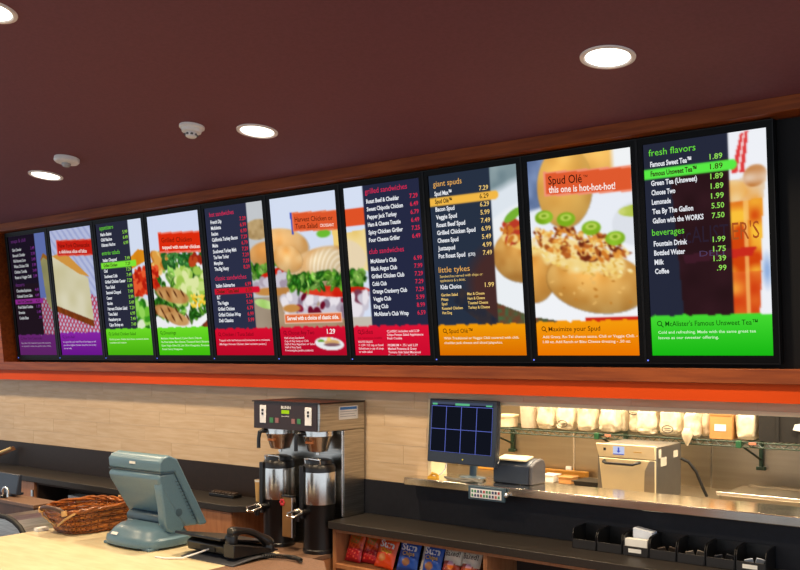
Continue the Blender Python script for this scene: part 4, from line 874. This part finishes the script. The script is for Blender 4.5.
# ---------------------------------------------------------------- condiment bins on the worktop
BW = 0.1325
def bin_(k, label):
    x0 = -2.085 + k * BW; x1 = x0 + BW - 0.004; ya, yb = 4.12, 4.262; z0 = ZC + 0.001
    t = thing('condiment_bin', label, 'bin', ((x0 + x1) / 2, 4.19, ZC), 0, 'black condiment bins')
    b = B().box(x0, x1, ya, yb, z0, z0 + 0.006).box(x0, x1, yb - 0.004, yb, z0 + 0.006, z0 + 0.101)
    side = [(ya, z0 + 0.006), (yb - 0.004, z0 + 0.006), (yb - 0.004, z0 + 0.101), (ya + 0.03, z0 + 0.098), (ya + 0.010, z0 + 0.090), (ya, z0 + 0.068)]
    b.prism(side, x0, x0 + 0.004).prism(side, x1 - 0.004, x1)
    obj('shell', b, blackp, t)
    obj('front_lip', B().box(x0 + 0.004, x1 - 0.004, ya - 0.004, ya, z0, z0 + 0.045), mat('bin_front', (34, 32, 32), 0.4), t, bevel=0.0015)
    return t, x0, x1, z0
BL = ['black condiment bin at the end of the row nearest the coffee brewer', 'black condiment bin between the end bin and the napkin bin', 'black condiment bin stuffed with white napkins and a white label',
      'black condiment bin holding dark packets beside the napkins', 'black condiment bin with pale packets just showing', 'black condiment bin beside the bin of white packets', 'black condiment bin with white packets and a white label']
for k in range(7):
    t, x0, x1, z0 = bin_(k, BL[k])
    if k in (2, 6): obj('label_card', B().box(x0 + 0.03, x1 - 0.035, 4.1145, 4.116, z0 + 0.016, z0 + 0.034), paperw, t)
    if k == 2:
        nk = thing('napkin_stack', 'stack of white napkins standing in the labelled condiment bin', 'napkins', (x0 + 0.065, 4.17, z0 + 0.006))
        obj('front_stack', B().box(x0 + 0.008, x1 - 0.01, 4.126, 4.160, z0 + 0.0065, z0 + 0.078), paperw, nk)
        obj('rear_fold', B().prism([(x0 + 0.03, z0 + 0.007), (x1 - 0.008, z0 + 0.007), (x1 - 0.006, z0 + 0.108), (x0 + 0.028, z0 + 0.122)], 4.175, 4.235, 'y'), mat('napkin_blue_white', (206, 216, 232), 0.8), nk)
    if k in (3, 4, 5, 6):
        cols = {3: (70, 58, 50), 4: (120, 112, 104), 5: (40, 42, 50), 6: (190, 200, 216)}[k]
        for q in range(2):
            cx, cy, cz = x0 + 0.045 + 0.036 * q, 4.165 + 0.03 * q, z0 + 0.032
            o = obj('condiment_packet', B().box(-0.018, 0.018, -0.003, 0.003, -0.022, 0.022), mat('packet_%d' % cols[0], cols, 0.5), bevel=0.002)
            o.location = (cx, cy, cz); o.rotation_euler = (0.5, 0.5 * (q - 0.5), 0.3)
            tag(o, ('packet at the front of ' if q == 0 else 'packet behind another in ') + {3: 'the bin beside the napkins, dark brown', 4: 'the middle bin, pale grey', 5: 'the unlabelled bin next to the end bin, dark blue', 6: 'the labelled end bin, white'}[k], 'packet', 'packets in the condiment bins')

# ---------------------------------------------------------------- on the pass shelf
SZ = 1.152
mx, mz = pt(459.5, 464.5, 4.225)
mo = thing('order_monitor', 'black kitchen order monitor with eight empty cells on the pass shelf', 'monitor', (mx, 4.225, mz)); mo.rotation_euler = (R(-4), 0, R(-5))
MW, MH = 0.475, 0.358
cs_ = obj('casing', B().box(-MW / 2, MW / 2, 0, 0.035, 0, MH), navyp, mo, bevel=0.006, local=True)
obj('rear_shell', B().prism([(-MW / 2 + 0.05, 0.036), (MW / 2 - 0.004, 0.036), (MW / 2 - 0.012, 0.062), (-MW / 2 + 0.08, 0.062)], 0.03, MH - 0.02, 'z'), navyp, mo, bevel=0.006, local=True)
sx0, sx1, sz0, sz1 = -MW / 2 + 0.022, MW / 2 - 0.024, 0.062, MH - 0.016
sr = obj('screen', B().box(sx0, sx1, -0.0012, 0.0, sz0, sz1), emit('order_screen', (17, 20, 30), 1.0), mo, local=True)
g = B(); tz = sz1 - 0.024
for k in range(5):
    x = sx0 + (sx1 - sx0) * k / 4; g.box(max(sx0, x - 0.0014), min(sx1, x + 0.0014), -0.0022, -0.0012, sz0, tz)
for q in (0, 0.5, 1): z = sz0 + (tz - sz0) * q; g.box(sx0, sx1, -0.0022, -0.0012, max(sz0, z - 0.0014), z + 0.0014)
obj('grid_lines', g, emit('violet_line', (104, 118, 214), 0.9), sr, local=True)
obj('status_bar', B().box(sx0, sx1, -0.0022, -0.0012, tz + 0.010, sz1), emit('bar_grey', (70, 78, 100), 0.9), sr, local=True)
obj('status_tags', B().box(sx0 + 0.005, sx0 + 0.04, -0.0030, -0.0022, tz + 0.006, tz + 0.016).box(sx0 + 0.17, sx0 + 0.27, -0.0030, -0.0022, tz + 0.006, tz + 0.018).box(sx1 - 0.045, sx1 - 0.005, -0.0030, -0.0022, tz + 0.006, tz + 0.014), emit('tag_green', (96, 190, 140), 0.9), sr, local=True)
obj('power_light', B().lathe([(0.004, -0.002), (0.004, 0.0)], (0.02, 0, 0.028), 10, 'y'), emit('led_yellow', (230, 210, 60), 1.0), cs_, local=True)
obj('pedestal', B().lathe([(0.022, 0.10), (0.02, 0.0), (0.02, -0.060), (0.070, -0.066), (0.075, -0.073)], (0.03, 0.085, 0), 20), posd, mo, 40, local=True)
pr = thing('receipt_printer', 'dark grey ticket printer with a rounded side behind the order monitor', 'printer', (-2.52, 4.36, SZ))
pp = [(4.285, SZ + 0.001), (4.44, SZ + 0.001), (4.44, SZ + 0.10), (4.425, SZ + 0.125), (4.39, SZ + 0.135), (4.33, SZ + 0.125), (4.285, SZ + 0.10)]
obj('body', B().prism(pp, -2.645, -2.425), navyp, pr, bevel=0.006)
obj('side_cover', B().prism(pp, -2.4245, -2.405), mat('printer_grey', (74, 72, 76), 0.45), pr, bevel=0.008)
obj('paper_cover', B().prism([(4.30, SZ + 0.123), (4.30, SZ + 0.131), (4.385, SZ + 0.146), (4.385, SZ + 0.138)], -2.63, -2.45), creamm, pr)
bb = thing('bump_bar', 'small grey keypad with two rows of buttons on the pass shelf edge', 'keypad', (-2.594, 4.15, 1.11))
obj('frame', B().box(-2.708, -2.484, 4.134, 4.157, 1.074, 1.148), posd, bb, bevel=0.004)
kp = obj('keypad', B().box(-2.690, -2.500, 4.1315, 4.1335, 1.086, 1.134), whitep, bb)
for r in range(2):
    for k in range(10):
        c = [(60, 130, 90), (50, 60, 90), (70, 140, 100), (60, 70, 110), (170, 70, 70)][(k * 3 + r * 2) % 5]
        x = -2.684 + k * 0.0182; obj('button', B().box(x, x + 0.011, 4.1295, 4.1312, 1.092 + r * 0.022, 1.106 + r * 0.022), mat('key_%d_%d' % c[:2], c, 0.5), kp)
obj('end_knob', B().lathe([(0.014, -2.4835), (0.016, -2.476), (0.010, -2.466)], (0, 4.146, 1.112), 14, 'x'), steel_s, bb, 40)
tag(obj('cable_clip', B().tube([(-3.03 + 0.05 * k / 8, 4.23 + 0.012 * math.sin(k), SZ + 0.009 + 0.020 * math.sin(math.pi * k / 8)) for k in range(9)], 0.0075, 8).box(-3.035, -2.975, 4.215, 4.245, SZ + 0.0005, SZ + 0.010), mat('clip_yellow', (206, 156, 30), 0.4), smooth=50), 'yellow cable clip lying at the end of the pass shelf', 'clip')
tag(obj('monitor_cable', B().tube([(-2.955, 4.29, 1.245), (-2.96, 4.285, 1.20), (-2.99, 4.282, 1.168), (-3.03, 4.27, 1.1575)], 0.004, 8), whitep, smooth=50), 'white cable dropping from the order monitor to the pass shelf', 'cable')
tag(obj('cable_bundle', B().tube([(-2.78 + 0.13 * math.sin(k * 0.33), 4.195 + 0.018 * math.cos(k * 0.5), SZ + 0.008 + 0.005 * (1 + math.sin(k * 0.9))) for k in range(24)], 0.006, 8), mat('cable_grey', (120, 118, 110), 0.5), smooth=50), 'grey cable looped in front of the order monitor', 'cable')

# ---------------------------------------------------------------- kitchen behind the opening
tb = thing('work_table', 'stainless kitchen work table along the far kitchen wall', 'table', (-2.4, 5.45, 0))
obj('top', B().box(-4.7, 1.2, 4.95, 5.945, 0.955, 0.985), steel_h, tb, bevel=0.003)
for x in (-4.6, -2.6, -0.6, 1.1):
    for y in (5.02, 5.88): obj('leg', B().lathe([(0.02, 0.0), (0.02, 0.954)], (x, y, 0), 12), steel, tb, 40)
ov = thing('countertop_oven', 'cream countertop oven with a small lit display under the wire shelf', 'oven', (-2.22, 5.27, 0.985))
OX0, OX1, OY0, OY1 = -2.405, -2.035, 5.055, 5.455
dks = mat('oven_side', (150, 146, 140), 0.35, 0.8)
obj('body', B().box(OX0 + 0.004, OX1, OY0 + 0.02, OY1, 1.0, 1.316), dks, ov, bevel=0.004)
for x in (OX0 + 0.04, OX1 - 0.04):
    for y in (OY0 + 0.06, OY1 - 0.05): obj('foot', B().lathe([(0.015, 0.9855), (0.018, 1.0)], (x, y, 0), 12), blackr, ov, 40)
cpn = obj('control_panel', B().prism([(OX0, 1.322), (OX1 - 0.002, 1.322), (OX1 - 0.002, 1.243), (OX0 + 0.022, 1.243)], OY0 - 0.004, OY0 + 0.019, 'y'), creamm, ov, bevel=0.004)
obj('display', B().box(-2.292, -2.222, OY0 - 0.0055, OY0 - 0.004, 1.262, 1.310), emit('oven_display', (206, 214, 244), 0.9), cpn)
obj('display_icon', B().add([(-2.262, OY0 - 0.0065, 1.304), (-2.252, OY0 - 0.0065, 1.304), (-2.252, OY0 - 0.0065, 1.285), (-2.244, OY0 - 0.0065, 1.285), (-2.257, OY0 - 0.0065, 1.272), (-2.270, OY0 - 0.0065, 1.285), (-2.262, OY0 - 0.0065, 1.285)], [(0, 1, 2, 3, 4, 5, 6)]).box(-2.29, -2.224, OY0 - 0.0066, OY0 - 0.0056, 1.262, 1.267), emit('icon_blue', (70, 90, 200), 0.9), cpn)
obj('knob', B().box(-2.352, -2.338, OY0 - 0.007, OY0 - 0.004, 1.283, 1.298), blackp, cpn)
obj('badge', B().box(-2.165, -2.115, OY0 - 0.0055, OY0 - 0.004, 1.279, 1.285), mat('badge_gold', (206, 170, 90), 0.4), cpn)
dr = obj('door', B().prism([(OX0 + 0.024, 1.239), (OX1 - 0.002, 1.239), (OX1 - 0.002, 1.01), (OX0 + 0.05, 1.01)], OY0 - 0.008, OY0 + 0.019, 'y'), creamm, ov, bevel=0.005)
obj('corner_guard', B().prism([(OX1 - 0.03, 1.238), (OX1 - 0.001, 1.238), (OX1 - 0.001, 1.01), (OX1 - 0.065, 1.01), (OX1 - 0.06, 1.18)], OY0 - 0.011, OY0 - 0.0085, 'y'), steel_h, dr)
obj('door_handle', B().tube([(-2.345, OY0 - 0.008, 1.225), (-2.335, OY0 - 0.045, 1.22), (-2.32, OY0 - 0.05, 1.213), (-2.15, OY0 - 0.05, 1.213), (-2.135, OY0 - 0.045, 1.22), (-2.125, OY0 - 0.008, 1.225)], 0.008, 10), blackp, dr, 50)
for y, z, w, h in ((5.10, 1.25, 0.04, 0.05), (5.13, 1.20, 0.09, 0.05), (5.33, 1.235, 0.07, 0.04)):
    obj('notice_label', B().box(OX1 + 0.0005, OX1 + 0.0015, y, y + w, z, z + h), mat('label_cream', (214, 208, 192), 0.6), ov)
obj('power_cord', B().tube([(-2.03, 5.44, 1.22), (-1.99, 5.46, 1.20), (-1.95, 5.48, 1.14), (-1.92, 5.50, 1.05), (-1.90, 5.52, 0.993)], 0.009, 8), blackr, ov, 50)
pl = thing('prep_cover', 'long slim stainless prep well cover on the work table', 'cover', (-1.3, 5.5, 0.985))
obj('tray', B().box(-1.75, -0.5, 5.28, 5.72, 0.9855, 1.05), steel_h, pl, bevel=0.004)
obj('front_edge', B().box(-1.76, -0.49, 5.262, 5.279, 1.045, 1.066), steel_s, pl, bevel=0.003)
obj('dark_gap', B().box(-1.70, -0.52, 5.66, 5.70, 1.051, 1.062), steel_h, pl)
yb_ = pt(500, 474, 5.9)[0]
tag(obj('cutting_board', B().box(-3.75, -2.87, 5.86, 5.925, 0.986, 1.026), wood_y, bevel=0.004), 'long yellow wooden board at the back of the work table', 'board')
for k, (px_, w, h, m, lb) in enumerate(((530, 0.07, 0.05, whitep, 'small white tub on the work table'), (549, 0.09, 0.045, paperw, 'white carton beside the small white tub'), (566, 0.10, 0.04, cardb, 'low tan carton on the work table near the oven'))):
    x = pt(px_, 480, 5.55)[0]
    t = thing('food_tub', lb, 'container', (x, 5.58, 0.985))
    obj('box', B().prism([(x - w / 2 + 0.006, 0.9855), (x + w / 2 - 0.006, 0.9855), (x + w / 2, 0.9855 + h), (x - w / 2, 0.9855 + h)], 5.53, 5.63, 'y'), m, t, bevel=0.003)
    obj('rim', B().box(x - w / 2 - 0.004, x + w / 2 + 0.004, 5.526, 5.634, 0.986 + h, 0.992 + h), m, t)
x = pt(587, 482, 5.4)[0]
t = thing('black_pan', 'black steam pan on the work table beside the oven', 'pan', (x, 5.45, 0.985))
obj('pan', B().prism([(x - 0.07, 0.9855), (x + 0.07, 0.9855), (x + 0.085, 1.03), (x - 0.085, 1.03)], 5.38, 5.55, 'y'), blackp, t)
obj('pan_rim', B().box(x - 0.095, x + 0.095, 5.37, 5.56, 1.0305, 1.036), blackp, t)
a = pt(566, 466, 5.95); c = pt(571.5, 475, 5.95)
t = thing('wall_outlet', 'white socket plate on the kitchen wall above the yellow board', 'socket', ((a[0] + c[0]) / 2, 5.948, c[1]))
ou = obj('plate', B().box(a[0], c[0], 5.945, 5.9505, c[1], a[1]), whitep, t)
obj('socket_face', B().box(a[0] + 0.012, c[0] - 0.012, 5.942, 5.9448, c[1] + 0.006, c[1] + 0.024), blackp, ou)

# wire shelf with its brackets
SHZ = 1.335; SY0, SY1 = 5.49, 5.93; SX0, SX1 = -4.3, 0.6
ws = thing('wire_shelf', 'green wire kitchen shelf on wall brackets loaded with bags', 'shelf', (-2.3, 5.93, SHZ))
obj('front_rail', B().tube([(SX0, SY0, SHZ), (SX1, SY0, SHZ)], 0.0045, 8).tube([(SX0, SY0, SHZ - 0.028), (SX1, SY0, SHZ - 0.028)], 0.0045, 8), greenw, ws, 50)
zg = []; n = int((SX1 - SX0) / 0.03)
for k in range(n + 1): zg.append((SX0 + k * 0.03, SY0, SHZ - (0.028 if k % 2 else 0)))
obj('truss_wire', B().tube(zg, 0.0035, 5), greenw, ws)
obj('rear_rail', B().tube([(SX0, SY1 - 0.01, SHZ), (SX1, SY1 - 0.01, SHZ)], 0.0045, 8), greenw, ws, 50)
w0 = B()
for k in range(int((SX1 - SX0) / 0.035)): w0.tube([(SX0 + k * 0.035, SY0, SHZ + 0.004), (SX0 + k * 0.035, SY1 - 0.01, SHZ + 0.004)], 0.0022, 5)
mw = obj('mat_wires', w0, greenw, ws); mw['kind'] = 'stuff'
for px_ in (512, 625, 761):
    xb = pt(px_, 450, 5.93)[0]
    bk_ = obj('bracket', B().box(xb - 0.012, xb + 0.012, 5.925, 5.95, 1.135, SHZ - 0.006).box(xb - 0.028, xb + 0.028, 5.92, 5.95, 1.125, 1.148), greenw, ws, bevel=0.003)
    obj('strut', B().tube([(xb, 5.93, 1.19), (xb, 5.52, SHZ - 0.02)], 0.007, 8), greenw, bk_, 50)
    obj('arm', B().tube([(xb, 5.93, SHZ - 0.012), (xb, SY0, SHZ - 0.012)], 0.008, 8), greenw, bk_, 50)
    obj('clamp', B().box(xb - 0.016, xb + 0.016, SY0 - 0.012, SY0 + 0.02, SHZ - 0.036, SHZ + 0.008), mat('clamp_green', (30, 84, 50), 0.35), bk_, bevel=0.004)
    obj('tag', B().box(xb + 0.06, xb + 0.10, SY0 - 0.010, SY0 - 0.006, SHZ - 0.012, SHZ + 0.002), mat('tag_coral', (206, 120, 90), 0.6), bk_)
from mathutils import noise as mnoise
def sack(px0, px1, h, d, label, seed, marks=0, m=None, Yc=5.60, taper=0.9, droop=0.0):
    x0, x1 = pt(px0, 430, Yc - d / 2)[0], pt(px1, 430, Yc - d / 2)[0]; w = (x1 - x0) * 0.93; cx = (x0 + x1) / 2; zb = SHZ + 0.0065
    t = thing('supply_bag', label, 'bag', (cx, Yc, zb), 0, 'wrapped supply bags on the wire shelf')
    sg, rg = 36, 26; vs = []; fs = []
    for j in range(rg + 1):
        q = j / rg; ph_ = math.pi * (q - 0.5); sz = math.copysign(abs(math.sin(ph_)) ** 0.45, math.sin(ph_)); cr = abs(math.cos(ph_)) ** 0.45
        for i in range(sg):
            a = 2 * math.pi * i / sg; ca, sa = math.cos(a), math.sin(a)
            ex = math.copysign(abs(ca) ** 0.55, ca); ey = math.copysign(abs(sa) ** 0.55, sa)
            tp = 1 - (1 - taper) * (0.5 + 0.5 * sz)
            p_ = Vector((ex * cr * w / 2 * tp, ey * cr * d / 2 * tp, (0.5 + 0.5 * sz) * h))
            nn = mnoise.noise(p_ * 22 + Vector((seed * 3.1, 0, 0))) * 0.016 - abs(mnoise.noise(p_ * 34 + Vector((0, seed * 1.7, 0)))) * 0.022 + 0.004
            f_ = 1 + nn / 0.08 * min(1, cr * 1.2)
            vs.append((p_.x * f_, p_.y * f_, max(0.0, p_.z * (1 + nn * 0.5))))
    for j in range(rg):
        for i in range(sg): fs.append((j * sg + i, j * sg + (i + 1) % sg, (j + 1) * sg + (i + 1) % sg, (j + 1) * sg + i))
    fs += [tuple(range(sg))[::-1], tuple(range(rg * sg, (rg + 1) * sg))]
    b_ = B().add(vs, fs)
    body = obj('sack_body', b_, m or plasticbag, t, 70, local=True)
    if marks:
        y = -d / 2 - 0.012; z = h * (0.22 if marks == 1 else 0.7)
        g_ = B().tube([(0.035 * math.cos(2 * math.pi * k / 18), y, z + 0.022 * math.sin(2 * math.pi * k / 18)) for k in range(18)], 0.0028, 5, True)
        g_.box(-0.022, 0.022, y - 0.002, y + 0.003, z + 0.003, z + 0.007).box(-0.018, 0.016, y - 0.002, y + 0.003, z - 0.008, z - 0.004)
        obj('printed_mark', g_, mat('mark_ink', (50, 42, 36), 0.6), body, local=True)
    if droop:
        obj('loose_corner', B().lathe([(0.020, 0.05), (0.034, 0.02), (0.030, 0.0), (0.018, -0.03), (0.004, -0.055)], (0.0, -d / 2 - 0.032, 0.012), 14), plasticbag, body, 60, local=True)
    return t
x0, x1 = pt(488, 425, 5.52)[0], pt(511, 425, 5.52)[0]
t = thing('lidded_tub', 'low round cream tub on the wire shelf beside the tall cup sleeve', 'tub', ((x0 + x1) / 2, 5.62, SHZ + 0.006))
obj('tub', B().lathe([(0.075, SHZ + 0.0065), (0.082, SHZ + 0.075)], ((x0 + x1) / 2, 5.62, 0), 28), plasticbag, t, 40)
obj('lid', B().lathe([(0.088, SHZ + 0.0755), (0.088, SHZ + 0.088), (0.06, SHZ + 0.092)], ((x0 + x1) / 2, 5.62, 0), 28), creamm, t, 40)
cx = pt(523, 425, 5.52)[0]
t = thing('cup_stack', 'tall smooth stack of cream cups on the wire shelf', 'cup stack', (cx, 5.62, SHZ + 0.006))
for k in range(7): obj('cup', B().lathe([(0.060 + 0.002 * k, SHZ + 0.0065 + 0.027 * k), (0.064 + 0.002 * k, SHZ + 0.033 + 0.027 * k)], (cx, 5.62, 0), 30), mat('cup_cream', (214, 198, 176), 0.5), t, 40)
sack(533, 553, 0.20, 0.13, 'crinkled cream supply bag next to the cup stack', 1)
sack(553.5, 573, 0.20, 0.13, 'cream supply bag with a round dark mark next to the crinkled bag', 2, 1)
sack(574, 594, 0.19, 0.13, 'flat-faced cream supply bag between the marked bag and the leaning bag', 3)
sack(595, 617, 0.19, 0.13, 'cream supply bag leaning above the oven corner', 4, 0, taper=0.75)
sack(618, 625, 0.17, 0.09, 'narrow shaded supply bag squeezed behind the leaning bag', 5, 0, Yc=5.72)
sack(627, 641, 0.20, 0.10, 'dull cream supply bag with a dark mark near its top', 6, 2, Yc=5.70)
sack(634, 656, 0.19, 0.12, 'bright cream supply bag above the oven display', 7, 0, Yc=5.58, taper=0.8)
sack(656.5, 680, 0.20, 0.13, 'square cream supply bag with a round dark mark beside the drooping bag', 8, 1)
sack(680.5, 698, 0.17, 0.14, 'rounded cream supply bag drooping over the shelf edge', 9, 0, Yc=5.552, taper=0.8, droop=1)
sack(699.5, 708.5, 0.18, 0.09, 'slim cream supply bag beside the cardboard box', 10, Yc=5.69)
sack(733, 757, 0.19, 0.13, 'crumpled cream supply bag between the cardboard box and the dark crate', 11)
x0, x1 = pt(709.5, 425, 5.53)[0], pt(732, 425, 5.53)[0]
t = thing('cardboard_box', 'brown cardboard box with a white label on the wire shelf', 'box', ((x0 + x1) / 2, 5.6, SHZ + 0.006))
obj('carton', B().box(x0, x1, 5.53, 5.70, SHZ + 0.0065, SHZ + 0.19), cardb, t, bevel=0.002)
obj('tape', B().box(x0 - 0.0005, x1 + 0.0005, 5.5285, 5.5299, SHZ + 0.145, SHZ + 0.152), mat('tape_tan', (160, 112, 60), 0.4), t)
obj('label_card', B().box(x0 + 0.03, x1 - 0.035, 5.528, 5.5295, SHZ + 0.055, SHZ + 0.095), paperw, t)
x0 = pt(758.5, 430, 5.53)[0]
t = thing('dark_opening_box', 'dark brown storage crate filling the end of the wire shelf', 'crate', (x0 + 0.3, 5.7, SHZ + 0.006))  # box added to stand for a dark opening, darkness put into its colour
ck = mat('opening_dark', (12, 9, 7), 0.7)
obj('shell', B().box(x0, x0 + 0.6, 5.53, 5.545, SHZ + 0.0065, SHZ + 0.24).box(x0, x0 + 0.015, 5.545, 5.9, SHZ + 0.0065, SHZ + 0.24).box(x0 + 0.585, x0 + 0.6, 5.545, 5.9, SHZ + 0.0065, SHZ + 0.24).box(x0 + 0.015, x0 + 0.585, 5.885, 5.9, SHZ + 0.0065, SHZ + 0.24).box(x0 + 0.015, x0 + 0.585, 5.545, 5.885, SHZ + 0.0065, SHZ + 0.02), ck, t, bevel=0.003)
for k in range(4): obj('rib', B().box(x0 + 0.1 + 0.12 * k, x0 + 0.115 + 0.12 * k, 5.522, 5.5295, SHZ + 0.01, SHZ + 0.235), ck, t)
obj('white_tag', B().prism([(pt(793, 428, 5.52)[0], pt(793, 430, 5.52)[1]), (pt(803, 431, 5.52)[0], pt(803, 432, 5.52)[1]), (pt(803, 424, 5.52)[0], pt(803, 424, 5.52)[1]), (pt(795, 424, 5.52)[0], pt(795, 424.5, 5.52)[1])], 5.515, 5.5215, 'y'), paperw, t)
